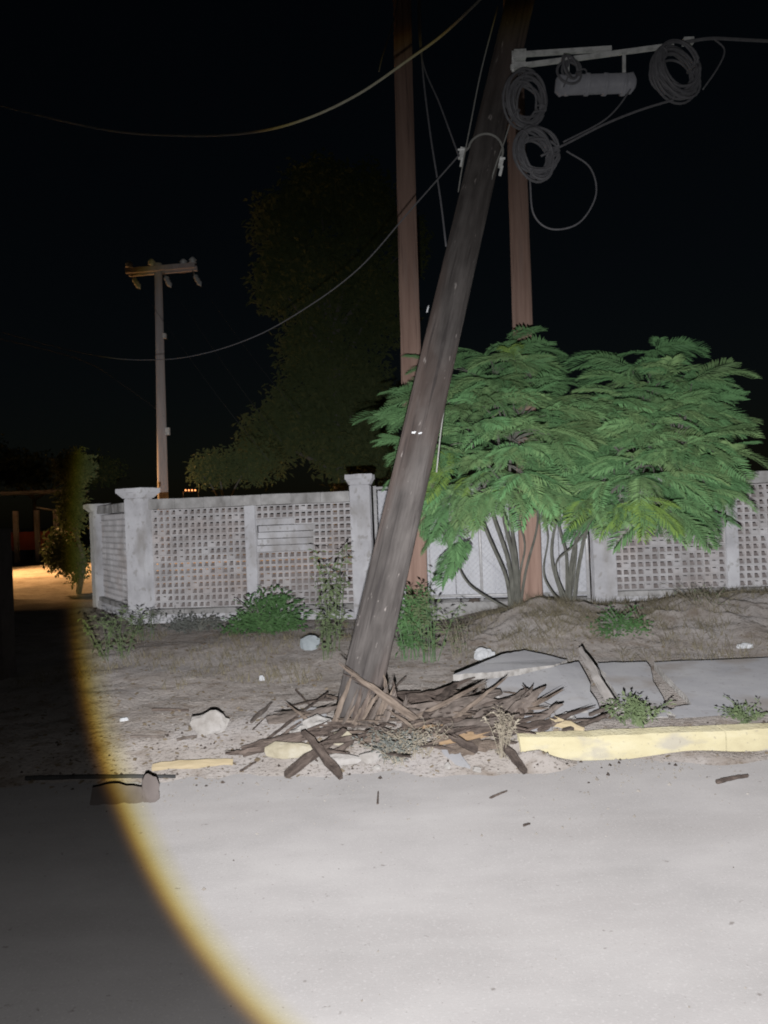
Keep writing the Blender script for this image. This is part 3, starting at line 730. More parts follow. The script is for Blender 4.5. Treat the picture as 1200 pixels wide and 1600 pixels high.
mb = MB(); mb.box(fl(262, 674, FY - .1), (.10, .10, .18)); mb.box(fl(257, 525, FY - .1), (.08, .10, .12)); mb.build('pole_box', M_STEEL, far)
for k, (pa, pb) in enumerate((((219, 451, FY - .6), (420, 720, 12.5)), ((267, 449, FY - .6), (440, 690, 12.5)), ((314, 447, FY - .6), (470, 650, 13)))):
    mid = tuple((pa[i] + pb[i]) / 2 + (6, 14, 0)[i] for i in range(3))
    cable([pa, mid, pb], .004, ['leftmost', 'middle', 'rightmost'][k] + ' of the faint power lines falling right from the far crossarm', M_BLACK)
cable([(-40, 520, 24), (120, 560, 22), (190, 600, 21), (240, 636, 20), (256, 650, 19.4)], .008, 'faint line reaching the far power pole from the left', M_BLACK)

# ------------------------------------------------------------------ small feathery trees
def frond_mesh(seed, pairs=21):
    rr = random.Random(seed); mb = MB(); droop = rr.uniform(.22, .50); bend = rr.uniform(-.12, .12)
    def rp(t): return Vector((t * (1 - .10 * t * t), bend * t * t, .10 * t - droop * t * t))
    mb.tube([rp(i / 6) for i in range(7)], [.009, .008, .007, .006, .005, .004, .002], 3)
    for i in range(pairs):
        t = .16 + .84 * i / (pairs - 1); o = rp(t)
        l = .30 * math.sin(math.pi * (.20 + .66 * (i / (pairs - 1)))) + .03
        for s in (-1, 1):
            ang = R(62 - 30 * t + rr.uniform(-7, 7)); dr = rr.uniform(.10, .28)
            dv_ = Vector((math.cos(ang), s * math.sin(ang), 0)); pv = Vector((-math.sin(ang), s * math.cos(ang), 0))
            if s < 0: pv = Vector((math.sin(ang), math.cos(ang) , 0)) * -1 if False else Vector((math.sin(ang), math.cos(ang), 0))
            w = .0165 * rr.uniform(.8, 1.2)
            q0 = o; q1 = o + dv_ * l * .5 + Vector((0, 0, .02 - dr * l * .25)); q2 = o + dv_ * l + Vector((0, 0, -dr * l))
            fold = Vector((0, 0, -.010))
            vs = [q0, q1 + pv * w + fold, q1, q1 - pv * w + fold, q2 + pv * w * .35, q2 - pv * w * .35]
            mb.add(vs, [(0, 1, 2), (0, 2, 3), (1, 4, 2), (2, 4, 5), (2, 5, 3)])
    return mb
FR = [frond_mesh(100 + i) for i in range(7)]
FRM = []
for yel in (0, 1):
    for i, f in enumerate(FR):
        me = bpy.data.meshes.new('leaf'); me.from_pydata(f.v, [], f.f); me.materials.append(M_LEAFY if yel else M_LEAF); me.update(); FRM.append(me)
def feather_tree(base, stems, centre, rad, ntips, seed, label, yellow, tips_extra=()):
    rr = random.Random(seed)
    root = empty('feather_tree', base, label, 'tree', 'small feathery trees in front of the wall')
    c = Vector(centre)
    tips = []
    while len(tips) < ntips:
        v = Vector((rr.gauss(0, 1), rr.gauss(0, 1), rr.gauss(0, 1))).normalized()
        if v.z < -.85: continue
        if v.y > .45 and rr.random() < .6: continue
        k = rr.uniform(.38, .88)
        p_ = c + Vector((v.x * rad[0], v.y * rad[1], v.z * rad[2])) * k
        pr_ = p_ - CAM; u_ = 600 + FPX * pr_.dot(IR) / pr_.y; v_ = 800 - FPX * pr_.dot(IU) / pr_.y
        if abs(u_ - 903) < 66 and v_ < 660 - abs(u_ - 903) * .6: continue
        if u_ > 1060 and v_ < 580 + (u_ - 1060) * .5: continue
        if min([(p_ - t_).length for t_ in tips] + [9]) < .15: continue
        tips.append(p_)
    tips += [Vector(t) for t in tips_extra]
    # stems
    ends = []
    for k, (pts, r0, r1) in enumerate(stems):
        path = bez([Vector(p) - base for p in pts], 6); mb = MB()
        N = len(path); mb.tube(path, [r0 + (r1 - r0) * i / (N - 1) for i in range(N)], 8, jit=.12); mb.build('stem', M_BARK, root, True)
        ends += [(path[j] + base, r0 + (r1 - r0) * j / (N - 1)) for j in range(N * 2 // 3, N)]
    for t_ in tips:
        e, r_ = min(ends, key=lambda e: (e[0] - t_).length)
        mid = (e + t_) / 2 + Vector((rr.uniform(-.08, .08), rr.uniform(-.08, .08), .06))
        tw = MB(); tw.tube([v - base for v in bez([e, mid, t_], 4)], [r_ * .5, r_ * .4, .009, .008, .007, .006, .006, .005, .004], 5); tw.build('branch', M_BARK, root, True)
    cnt = 0; extra = MB()
    order = list(range(len(tips))); 
    jobs = []
    for t_ in tips:
        out = t_ - c; out.z *= .4
        az0 = math.atan2(out.y, out.x); rel_ = out.length / max(rad[0], .1)
        low = ss(.1, -.9, (t_.z - c.z) / rad[2])
        for k in range(rr.randint(6, 7)):
            spread = 2.6 if rel_ < .35 else 1.5
            az = az0 + rr.uniform(-spread, spread); el = R(rr.uniform(-6, 26)) - low * R(34)
            L = rr.uniform(.32, .64)
            Mx = Matrix.Rotation(az, 4, 'Z') @ Matrix.Rotation(-el, 4, 'Y') @ Matrix.Rotation(rr.uniform(-.5, .5), 4, 'X') @ Matrix.Scale(L, 4)
            jobs.append((Matrix.Translation(t_ - base) @ Mx, t_))
    jobs.sort(key=lambda j: j[1].y)
    for k, (Mx, t_) in enumerate(jobs):
        yel = any((t_ - y_).length < .16 for y_ in yellow) or rr.random() < .012
        if k < 295:
            o = bpy.data.objects.new('leaf', rr.choice(FRM[7:] if yel else FRM[:7])); scene.collection.objects.link(o); o.parent = root; o.matrix_local = Mx
        else:
            f = rr.choice(FR); extra.add([Mx @ Vector(v) for v in f.v], f.f)
    if extra.v: stuff(extra.build('rear_leaves', M_LEAF, root))
    return root
b1 = G(803, 945); b1.z = H(b1.x, 9.55); b1 = Vector((P(803, 945, 9.55).x, 9.55, H(P(803, 945, 9.55).x, 9.55) - .05))
def S(*pts): return [P(*p) for p in pts]
st1 = [([b1] + S((795, 880, 9.5), (772, 810, 9.4), (745, 720, 9.3), (725, 650, 9.2)), .030, .012),
       ([b1 + Vector((.03, .02, 0))] + S((803, 880, 9.52), (786, 800, 9.5), (780, 700, 9.4), (770, 600, 9.4)), .032, .012),
       ([b1 + Vector((.05, -.02, 0))] + S((807, 880, 9.5), (797, 800, 9.4), (800, 700, 9.3), (830, 600, 9.3)), .026, .011),
       ([b1 + Vector((-.04, 0, 0))] + S((790, 900, 9.4), (760, 830, 9.1), (748, 780, 8.9), (800, 690, 8.8)), .024, .010),
       ([b1 + Vector((-.05, .0, 0))] + S((735, 915, 9.5), (710, 870, 9.3), (690, 825, 9.1), (676, 765, 9.0)), .014, .007),
       ([b1 + Vector((.08, .05, 0))] + S((822, 890, 9.6), (838, 830, 9.6), (842, 780, 9.55), (850, 700, 9.5)), .020, .009),
       ([b1 + Vector((.06, -.05, 0))] + S((812, 900, 9.4), (820, 850, 9.35), (805, 790, 9.3), (812, 720, 9.3)), .016, .008)]
tree1 = feather_tree(b1, st1, P(778, 672, 9.15), (1.16, .95, 1.20), 105, 11, 'left one of the two feathery green trees, just right of the leaning pole',
                     [P(700, 735, 8.6), P(690, 720, 8.9)], [P(640, 690, 9.3), P(630, 655, 9.4), P(720, 815, 8.9), P(690, 790, 9.0), P(735, 845, 9.0), P(700, 765, 8.7), P(725, 775, 8.6), P(760, 770, 8.6), P(790, 760, 8.5), P(680, 745, 8.7), P(840, 765, 8.6), P(815, 740, 8.5)])
x2 = P(888, 930, 9.5); b2 = Vector((x2.x, 9.5, H(x2.x, 9.5) - .05))
st2 = [([b2] + S((893, 880, 9.45), (912, 810, 9.3), (960, 720, 9.2), (1010, 640, 9.2)), .030, .012),
       ([b2 + Vector((.06, 0, 0))] + S((905, 880, 9.4), (925, 810, 9.2), (985, 740, 9.0), (1060, 690, 8.9)), .028, .011),
       ([b2 + Vector((-.05, 0, 0))] + S((862, 870, 9.45), (872, 800, 9.4), (890, 710, 9.3), (905, 640, 9.2)), .022, .010),
       ([b2 + Vector((-.02, .03, 0))] + S((885, 870, 9.45), (874, 810, 9.4), (905, 740, 9.5), (960, 600, 9.5)), .020, .009),
       ([b2 + Vector((.0, -.03, 0))] + S((868, 885, 9.3), (900, 850, 9.2), (935, 810, 9.1), (1000, 790, 9.0)), .013, .007),
       ([b2 + Vector((.02, .05, 0))] + S((900, 860, 9.5), (895, 800, 9.5), (925, 750, 9.4), (940, 690, 9.4)), .017, .008),
       ([b2 + Vector((-.08, -.02, 0))] + S((850, 900, 9.35), (856, 840, 9.3), (846, 790, 9.25), (870, 730, 9.2)), .013, .007)]
tree2 = feather_tree(b2, st2, P(1002, 684, 9.05), (1.00, .92, 1.32), 100, 23, 'right one of the two feathery green trees, overhanging the lattice wall',
                     [P(1010, 770, 8.3), P(1000, 760, 8.2)], [P(1090, 640, 9.0), P(1085, 700, 8.9), P(1080, 770, 8.8), P(1020, 800, 8.7), P(880, 775, 8.6), P(920, 780, 8.5), P(960, 790, 8.5), P(1050, 800, 8.6), P(1000, 780, 8.4)])

# ------------------------------------------------------------------ weeds and shrubs
def leaf_quad(mb, p, d, L, w, rr):
    d = d.normalized(); s = d.cross(Vector((rr.uniform(-.6, .6), rr.uniform(-.6, .6), 1))).normalized()
    up = s.cross(d)
    mb.add([p, p + d * L * .5 + s * w / 2 + up * L * .06, p + d * L - up * L * .15, p + d * L * .5 - s * w / 2 + up * L * .06], [(0, 1, 2, 3)])
def weed(pxy, name, label, h, spread, nst, leafL, nleaf, mstem, mleaf, seed, cat='weed', group=None, droop=.2, Y=None):
    p = G(*pxy) if Y is None else Vector((P(*pxy, Y).x, Y, H(P(*pxy, Y).x, Y)))
    rr = random.Random(seed); root = empty(name, p, label, cat, group)
    sm = MB(); lm = MB()
    for k in range(nst):
        az = rr.uniform(0, 6.28); sp = spread * rr.uniform(.15, 1); hh = h * rr.uniform(.6, 1)
        b0 = Vector((rr.uniform(-1, 1), rr.uniform(-1, 1), 0)) * spread * .25
        e = b0 + Vector((math.cos(az) * sp, math.sin(az) * sp, hh)); md = b0.lerp(e, .5) + Vector((0, 0, hh * .12)) + Vector((rr.uniform(-1, 1), rr.uniform(-1, 1), 0)) * sp * .15
        path = bez([b0 - Vector((0, 0, .03)), md, e], 5); n_ = len(path)
        sm.tube(path, [.0042 * (1 - .7 * i / n_) * (.6 + .5 * h) for i in range(n_)], 4)
        for j in range(nleaf):
            t = rr.uniform(.2, 1); q_ = path[min(n_ - 1, int(t * n_))]
            d_ = Vector((rr.gauss(0, 1), rr.gauss(0, 1), rr.gauss(.15, .5)))
            L = leafL * rr.uniform(.5, 1.1)
            if rr.random() < .4:
                tw_ = q_ + d_.normalized() * L * .8; sm.tube([q_, tw_], .0014, 3); q_ = tw_
            leaf_quad(lm, q_, d_, L, L * .42, rr)
    sm.build('stalks', mstem, root); lm.build('foliage', mleaf, root)
    return root
def shrub(pxy, name, label, size, nl, leafL, m, seed, Y, cat='shrub'):
    c = P(*pxy, Y); gz = H(c.x, Y); rr = random.Random(seed)
    root = empty(name, (c.x, Y, gz), label, cat); lm = MB(); sm = MB()
    for k in range(14):
        a = rr.uniform(0, 6.28); e = Vector((math.cos(a) * size[0] * rr.uniform(.3, .9), math.sin(a) * size[1] * rr.uniform(.3, .9), size[2] * rr.uniform(.3, .95)))
        sm.tube(bez([Vector((0, 0, -.02)), e * .5 + Vector((0, 0, .05)), e], 4), .007, 4)
    clumps = [Vector((rr.uniform(-1, 1) * size[0], rr.uniform(-1, 1) * size[1], 0)) for _ in range(26)]
    cl = []
    for v in clumps:
        rn = math.hypot(v.x / size[0], v.y / size[1])
        if rn < 1: cl.append(Vector((v.x, v.y, size[2] * rr.uniform(.15, 1) * (1 - rn * rn * .75))))
    for k in range(nl):
        v = rr.choice(cl) + Vector((rr.gauss(0, 1), rr.gauss(0, 1), rr.gauss(0, .8))) * leafL * 1.3
        if v.z < 0: continue
        d_ = Vector((v.x, v.y, v.z * .5)) + Vector((rr.gauss(0, 1), rr.gauss(0, 1), rr.gauss(0, .6))) * .3
        leaf_quad(lm, v, d_, leafL * rr.uniform(.6, 1.2), leafL * .5, rr)
    sm.build('stalks', M_BARK, root); lm.build('foliage', m, root); return root
shrub((410, 960), 'leafy_shrub', 'dense bright green shrub at the foot of the patched wall panel', (.42, .32, .48), 1500, .085, M_SHRUB, 3, 9.9)
shrub((312, 985), 'leafy_shrub', 'low grey-leaved shrub left of the green shrub', (.42, .25, .22), 900, .05, M_GREYWEED, 4, 10.3)
weed((178, 1030), 'leafy_weed', 'straggling weed at the dark edge below the corner pillar', .55, .5, 16, .07, 18, M_WEED, M_WEED, 5, group='weeds along the wall')
weed((232, 1000), 'leafy_weed', 'sparse weed with small leaves in front of the corner pillar', .40, .35, 12, .06, 14, M_WEED, M_GREYWEED, 6, group='weeds along the wall')
weed((522, 1018), 'leafy_weed', 'tall thin weed standing in front of the lattice, left of the pole', 1.1, .26, 9, .085, 26, M_WEED, M_WEED, 7, group='weeds along the wall')
weed((508, 1030), 'leafy_weed', 'short weed touching the left side of the pole foot', .5, .25, 8, .06, 14, M_WEED, M_WEED, 8, group='weeds along the wall')
weed((640, 1030), 'leafy_weed', 'bushy green weed right behind the pole foot', .85, .38, 18, .085, 26, M_SHRUB, M_SHRUB, 9, group='weeds along the wall')
weed((672, 1034), 'leafy_weed', 'second green weed right of the pole, nearer the upright pole', .80, .30, 12, .075, 20, M_SHRUB, M_WEED, 10, group='weeds along the wall')
weed((718, 1028), 'dry_weed', 'brownish dry weed at the left corner of the raised slab', .42, .3, 14, .035, 12, M_DRY, M_WEED, 11, group='dry weeds')
weed((788, 1182), 'dry_weed', 'pale dried branching weed in front of the debris pile', .30, .13, 13, .035, 18, M_DRY, M_DRY, 12, group='dry weeds')
weed((618, 1188), 'dry_weed', 'low greyish scrub in front of the broken pole foot', .17, .30, 34, .035, 18, M_DRY, M_GREYWEED, 13, group='dry weeds')
weed((655, 1182), 'dry_weed', 'pale dry tuft right of the greyish scrub', .20, .22, 18, .03, 12, M_DRY, M_DRY, 14, group='dry weeds')
weed((990, 1132), 'leafy_weed', 'low green weed growing behind the kerb by the slab gap', .17, .27, 24, .045, 16, M_WEED, M_WEED, 15, group='weeds by the kerb')
weed((1165, 1125), 'leafy_weed', 'flat weed on the slab near the right edge', .09, .28, 18, .035, 14, M_WEED, M_WEED, 16, group='weeds by the kerb')
shrub((968, 985), 'leafy_shrub', 'small bright green shrub on the soil mound behind the slabs', (.26, .2, .26), 700, .05, M_SHRUB, 17, 8.15)
weed((1005, 985), 'dry_weed', 'bare forked dry stalk on the soil mound', .35, .2, 6, .03, 3, M_DRY, M_DRY, 18, group='dry weeds')
weed((1100, 950), 'dry_weed', 'brown dry tuft along the top of the mound at right', .28, .5, 26, .03, 6, M_DRY, M_WEED, 19, group='dry weeds')

# thin dead grass over the verge
gm = MB(); rr = random.Random(5)
for k in range(2600):
    x = rr.uniform(-3.6, 5); y = rr.uniform(6.8, 10.4)
    if nz(x, y, 1.2, 15) < .02: continue
    z = H(x, y)
    for j in range(4):
        a = rr.uniform(0, 6.28); L = rr.uniform(.03, .13); o_ = Vector((x + rr.uniform(-.04, .04), y + rr.uniform(-.04, .04), z - .01))
        d_ = Vector((math.cos(a) * .6, math.sin(a) * .6, 1)) * L; s_ = Vector((-math.sin(a), math.cos(a), 0)) * .004
        gm.add([o_ - s_, o_ + s_, o_ + d_], [(0, 1, 2)])
for k in range(2200):
    x = rr.uniform(.7, 5.2); y = rr.gauss(8.6, .6)
    if nz(x, y, 1.5, 18) < -.05 or y < 7.1: continue
    z = H(x, y)
    for j in range(5):
        a = rr.uniform(0, 6.28); L = rr.uniform(.04, .16); o_ = Vector((x + rr.uniform(-.05, .05), y + rr.uniform(-.05, .05), z - .01))
        d_ = Vector((math.cos(a) * 1.1, math.sin(a) * 1.1, .8)) * L; s_ = Vector((-math.sin(a), math.cos(a), 0)) * .0035
        gm.add([o_ - s_, o_ + s_, o_ + d_], [(0, 1, 2)])
g = stuff(gm.build('dead_grass', M_GRASS)); g['label'] = 'thin dead grass on the verge before the wall'; g['category'] = 'grass'

# ------------------------------------------------------------------ stones and litter
def rock_mb(mb, c, sz, seed, sub=2, amp=.28):
    bm = bmesh.new(); bmesh.ops.create_icosphere(bm, subdivisions=sub, radius=1)
    for v in bm.verts:
        k = 1 + amp * noise.noise(v.co * 1.3 + Vector((seed * 3.1, seed, 0))) + amp * .5 * noise.noise(v.co * 3.2 + Vector((0, seed * 1.7, 5)))
        v.co = Vector((v.co.x * sz[0], v.co.y * sz[1], v.co.z * sz[2])) * k
    bm.verts.index_update(); mb.add([v.co + Vector(c) for v in bm.verts], [[v.index for v in f.verts] for f in bm.faces]); bm.free()
def rock(pxy, sz, label, m, seed, name='stone', cat='stone', group=None, rz=0., sub=2, amp=.28):
    p = G(*pxy); mb = MB(); rock_mb(mb, (0, 0, sz[2] * .55), sz, seed, sub, amp); o = mb.build(name, m, None, False, p); o.rotation_euler.z = rz
    return tag(o, label, cat, group)
rock((330, 1143), (.125, .07, .085), 'pale rough stone lying alone left of the pole', M_STONE, 1, sub=3, amp=.45)
rock((484, 1014), (.11, .09, .10), 'bluish grey boulder beside the green shrub', M_BSTONE, 2, name='boulder')
FRAG = 'broken pieces of painted kerb'
rock((452, 1180), (.165, .07, .055), 'cream kerb fragment at the crossed sticks, leftmost of the fragments', M_CREAM, 3, 'kerb_fragment', 'rubble', FRAG, .1, 2, .4)
rock((532, 1160), (.085, .05, .05), 'small cream kerb fragment right under the pole foot', M_CREAM, 4, 'kerb_fragment', 'rubble', FRAG, .3, 2, .4)
rock((525, 1192), (.17, .06, .035), 'long whitish kerb fragment behind the crossed sticks', M_STONE, 5, 'kerb_fragment', 'rubble', FRAG, .0, 2, .4)
rock((580, 1188), (.08, .05, .04), 'whitish kerb fragment half under the scrub', M_STONE, 6, 'kerb_fragment', 'rubble', FRAG, .5, 2, .4)
rock((493, 1140), (.10, .07, .06), 'grey rubble lump at the left of the pole foot', M_CONCE, 7, 'rubble_lump', 'rubble', 'rubble around the pole foot', .2, 2, .5)
rock((470, 1150), (.07, .05, .04), 'small grey rubble lump beside the long dark splinter', M_CONCE, 8, 'rubble_lump', 'rubble', 'rubble around the pole foot', .9, 2, .5)
rock((640, 1160), (.06, .04, .035), 'small pale rubble lump in front of the torn strips', M_STONE, 9, 'rubble_lump', 'rubble', 'rubble around the pole foot', 0, 2, .5)
rock((910, 1122), (.055, .04, .045), 'rubble lump beside the cream splinter', M_CONCE, 10, 'rubble_lump', 'rubble', 'rubble around the pole foot', 0, 2, .5)
rock((885, 1128), (.06, .04, .04), 'grey rubble lump between the grey flagstone and the kerb', M_CONCE, 11, 'rubble_lump', 'rubble', 'rubble around the pole foot', .6, 2, .5)
rock((742, 955), (.11, .09, .12), 'dark stump-like lump at the gate threshold, right of the upright pole', M_GREYW, 12, 'stump', 'stump', None, 0, 2, .3)
for i, (x, y, s) in enumerate(((590, 1202, .018), (700, 1200, .02), (715, 1192, .016), (745, 1205, .02))):
    rock((x, y), (s * 1.4, s, s), ['pale pebble left of the dry scrub', 'pale pebble below the grey tile', 'pale pebble touching the grey tile', 'pale pebble left of the dried branching weed'][i], M_CONCE, 30 + i, 'pebble', 'stone', 'pebbles at the road edge', i * .8, 1, .9)

# crumbs of soil, gravel and chips
cm = MB(); rr = random.Random(9)
def crumb(x, y, s):
    z = max(H(x, y), .004 if y < 4.79 else -1); 
    vs = [Vector((rr.uniform(.6, 1.2), 0, 0)), Vector((-rr.uniform(.6, 1.2), 0, 0)), Vector((0, rr.uniform(.6, 1.2), 0)), Vector((0, -rr.uniform(.6, 1.2), 0)), Vector((rr.uniform(-.3, .3), rr.uniform(-.3, .3), rr.uniform(.5, 1.1)))]
    cm.add([Vector((x, y, z - s * .1)) + v * s for v in vs], [(0, 2, 4), (2, 1, 4), (1, 3, 4), (3, 0, 4)])
for k in range(3000):
    x = rr.gauss(.5, 1.7); y = rr.gauss(4.85, .45) if k % 2 else rr.uniform(4.4, 9.5)
    if y > 4.83 and y < 4.95 and x > KERB_X: continue
    if 5 < y < 6.9 and x > .7 and rr.random() < .75: continue
    crumb(x, y, rr.uniform(.003, .011) * (1.8 if rr.random() < .06 else 1))
for k in range(90):
    crumb(rr.uniform(-2, 2.6), rr.uniform(1.8, 4.6), rr.uniform(.002, .006))
g = stuff(cm.build('gravel_crumbs', M_CRUMB)); g['label'] = 'crumbs of soil and gravel scattered at the road edge'; g['category'] = 'gravel'
cm = MB()
for k in range(420):
    x = rr.gauss(.3, 1.5); y = rr.gauss(5.05, .4)
    if y < 4.6 and rr.random() < .85: continue
    if y > 4.8 and y < 4.97 and x > KERB_X: continue
    if 5.1 < y < 6.9 and x > .9: continue
    crumb(x, y, rr.uniform(.005, .018))
for k in range(25): crumb(rr.uniform(-2, 2.6), rr.uniform(1.9, 4.6), rr.uniform(.002, .007))
g = stuff(cm.build('wood_crumbs', M_DARKW)); g['label'] = 'dark wood chips scattered around the broken pole'; g['category'] = 'wood chips'

# leaf litter and bits of bark on the verge
lm_ = MB(); rr = random.Random(21)
for k in range(5200):
    x = rr.uniform(-3.4, 5.2); y = rr.uniform(5.0, 10.3) if k % 3 else rr.gauss(5.2, .4)
    if x > .7 and 4.75 < y < 6.9 and rr.random() < .8: continue
    if y < 4.6: continue
    z = H(x, y) + .004; a = rr.uniform(0, 6.28); L = rr.uniform(.012, .045); w_ = L * rr.uniform(.2, .6)
    u_ = Vector((math.cos(a), math.sin(a), rr.uniform(-.2, .45))) * L; v_ = Vector((-math.sin(a), math.cos(a), rr.uniform(-.3, .3))) * w_; o_ = Vector((x, y, z))
    lm_.add([o_, o_ + u_ * .5 + v_, o_ + u_, o_ + u_ * .5 - v_], [(0, 1, 2, 3)])
g = stuff(lm_.build('leaf_litter', M_LITTER)); g['label'] = 'dry leaf litter scattered over the verge'; g['category'] = 'leaf litter'
# litter
def crumple(pxy, sz, seed, label, m, name, cat, Y=None):
    p = G(*pxy); bm = bmesh.new(); bmesh.ops.create_icosphere(bm, subdivisions=3, radius=1); mb = MB()
    for v in bm.verts:
        k = 1 + .5 * noise.noise(v.co * 2.7 + Vector((seed, 0, 0))) + .35 * abs(noise.noise(v.co * 6 + Vector((0, seed, 0))))
        v.co = Vector((v.co.x * sz[0], v.co.y * sz[1], max(-.4, v.co.z) * sz[2])) * k
    bm.verts.index_update(); mb.add([v.co + Vector((0, 0, sz[2] * .4)) for v in bm.verts], [[v.index for v in f.verts] for f in bm.faces]); bm.free()
    return tag(mb.build(name, m, None, False, p), label, cat)
crumple((757, 1030), (.085, .06, .07), 3, 'crumpled white plastic bag at the left corner of the raised slab', M_PLAST, 'plastic_bag', 'bag')
crumple((1164, 1012), (.07, .05, .03), 5, 'flattened white plastic scrap on the soil mound at right', M_PLAST, 'plastic_scrap', 'litter')
crumple((409, 1063), (.022, .02, .03), 6, 'tiny white scrap on the verge left of the pole', M_PLAST, 'plastic_scrap', 'litter')
crumple((194, 1126), (.03, .02, .015), 7, 'tiny white scrap near the dark edge at left', M_PLAST, 'plastic_scrap', 'litter')
crumple((14, 1006), (.06, .04, .04), 8, 'white scrap in the dark at the left edge', M_PLAST, 'plastic_scrap', 'litter')

# brown crumpled cardboard at the rim of the light
p = G(185, 1258); card = empty('cardboard_scrap', p, 'crumpled brown cardboard scrap at the edge of the dark, under the long rod', 'litter')
mb = MB(); vs = []; nx_, ny_ = 9, 5
for j in range(ny_):
    for i in range(nx_):
        u, v = i / (nx_ - 1), j / (ny_ - 1)
        vs.append((-.17 + .31 * u, .02 + .05 * v, .006 + .095 * v * (1 - .55 * abs(u - .35)) + .012 * nz(i, j, .7, 3)))
fs = [(j * nx_ + i, j * nx_ + i + 1, (j + 1) * nx_ + i + 1, (j + 1) * nx_ + i) for j in range(ny_ - 1) for i in range(nx_ - 1)]
o2 = len(vs); vs += [(x, y, z - .006) for x, y, z in vs]; fs += [tuple(o2 + k for k in reversed(f)) for f in fs]
mb.add(vs, fs); mb.build('flat_piece', M_BROWNR, card, True)
mb = MB(); rock_mb(mb, (.175, .03, .07), (.05, .014, .085), 3, 3, .35); mb.build('upright_flap', M_BROWNR, card, True)

# ------------------------------------------------------------------ timber debris
def stick(a, b, r_, label, m, name='stick', cat='stick', group='loose sticks on the ground', za=0., zb=0., flat=1.):
    p0, p1 = G(*a, za + r_ * .8), G(*b, zb + r_ * .8); mb = MB()
    pts = bez([Vector((0, 0, 0)), (p1 - p0) * .5 + Vector((0, 0, .3 * r_)), p1 - p0], 5); n_ = len(pts)
    mb.tube(pts, [r_ * (1 - .3 * i / n_) for i in range(n_)], 7, jit=.35); return tag(mb.build(name, m, None, False, p0), label, cat, group)
def board(a, b, w, th, label, m, seed, za=0., zb=0., name='wood_shard', cat='wood', group='splintered wood around the pole', tip=.25, up=Vector((0, -.45, 1))):
    p0, p1 = G(*a, za + th / 2), G(*b, zb + th / 2)
    return tag(place_shard(None, name, p0, p1, w, th, seed, m, up=up, tip=tip), label, cat, group)
board((238, 1199), (364, 1190), .052, .032, 'pale yellow timber lath lying on the ground left of the pole', M_PALEW, 1, tip=.9, name='timber_lath', cat='lath', group=None)
stick((40, 1216), (274, 1213), .014, 'long black rod reaching from the dark into the light', M_BLACK, 'black_rod', 'rod', None)
stick((238, 1109), (295, 1110), .012, 'dark stick lying left of the lone pale stone', M_DARKW)
stick((204, 1151), (257, 1151), .009, 'thin brown stick below the lone pale stone, nearest the dark', M_GREYW)
stick((276, 1156), (308, 1150), .010, 'short brown twig right under the lone pale stone', M_GREYW)
stick((376, 1205), (400, 1190), .008, 'short twig between the lath and the crossed sticks', M_DARKW)
board((447, 1212), (538, 1140), .050, .035, 'dark stick rising right, lower one of the crossed pair', M_DARKW, 3, 0, .10, 'crossed_stick', 'stick', 'crossed sticks before the pole', .7)
board((533, 1213), (474, 1143), .050, .035, 'dark stick rising left, upper one of the crossed pair', M_DARKW, 4, 0.01, .13, 'crossed_stick', 'stick', 'crossed sticks before the pole', .7)
board((494, 1192), (552, 1160), .035, .03, 'dark strip right of the crossed pair, parallel to one of them', M_DARKW, 5, 0, .04, tip=.6, name='crossed_stick', cat='stick', group='crossed sticks before the pole')  # narrow dark strip, slightly tapered, beside the crossed pair
board((378, 1174), (520, 1138), .085, .03, 'long dark splinter pointing left from the pole foot', M_DARKW, 6, .01, .05, tip=.5)
stick((418, 1155), (512, 1083), .011, 'thin dark branch slanting up to the left side of the pole', M_DARKW, zb=.08)
stick((440, 1150), (470, 1128), .010, 'short dark branch beside the thin slanting one', M_DARKW, zb=.03)
stick((462, 1078), (484, 1102), .009, 'small forked twig left of the pole', M_DARKW, zb=.02)
stick((480, 1096), (522, 1093), .010, 'short dark twig touching the left of the pole', M_DARKW, zb=.03)
board((392, 1128), (425, 1098), .03, .02, 'short grey chip standing apart left of the pole', M_GREYW, 7, 0, .02)
board((418, 1128), (510, 1112), .10, .02, 'flat grey board under the branches left of the pole', M_GREYW, 8, .0, .03, tip=.6)
# pile on the right
board((600, 1098), (728, 1086), .10, .06, 'black strip shaped as the shadow behind the pile, right of the pole', M_DARKW, 10, .01, .03, tip=.8)  # dark solid piece standing in for the black shadow beside the pole foot
board((618, 1118), (778, 1098), .13, .035, 'long grey board in the middle of the pile', M_GREYW, 11, .03, .09, tip=.5, up=Vector((0, -1, .45)))
board((664, 1118), (714, 1066), .06, .03, 'short dark board tilted up at the left of the pile', M_DARKW, 12, .04, .12, tip=.6)
board((676, 1126), (782, 1080), .11, .03, 'grey pointed shard rising right in the pile, left of the two largest', M_GREYW, 13, .03, .14, tip=.35, up=Vector((0, -1, .45)))
board((740, 1132), (826, 1080), .11, .025, 'grey shard rising right in the middle of the pile', M_GREYW, 14, .03, .15, tip=.3, up=Vector((0, -1, .45)))
board((782, 1138), (850, 1072), .115, .025, 'tallest dark pointed shard at the right of the pile', M_GREYW, 15, .03, .20, tip=.12, up=Vector((0, -1, .45)))
board((800, 1140), (822, 1092), .075, .02, 'brownish pointed shard beside the tallest one', M_DARKW, 16, .02, .14, tip=.15, up=Vector((0, -1, .45)))
board((628, 1138), (800, 1124), .10, .035, 'long dark board lying along the front of the pile', M_DARKW, 17, .02, .05, tip=.6)
board((700, 1150), (862, 1130), .07, .03, 'dark board ending at the grey flagstone', M_DARKW, 18, .02, .04, tip=.5)
board((640, 1141), (692, 1137), .040, .035, 'short orange wood piece at the front of the pile', M_ORANW, 19, .02, .03, tip=.9)
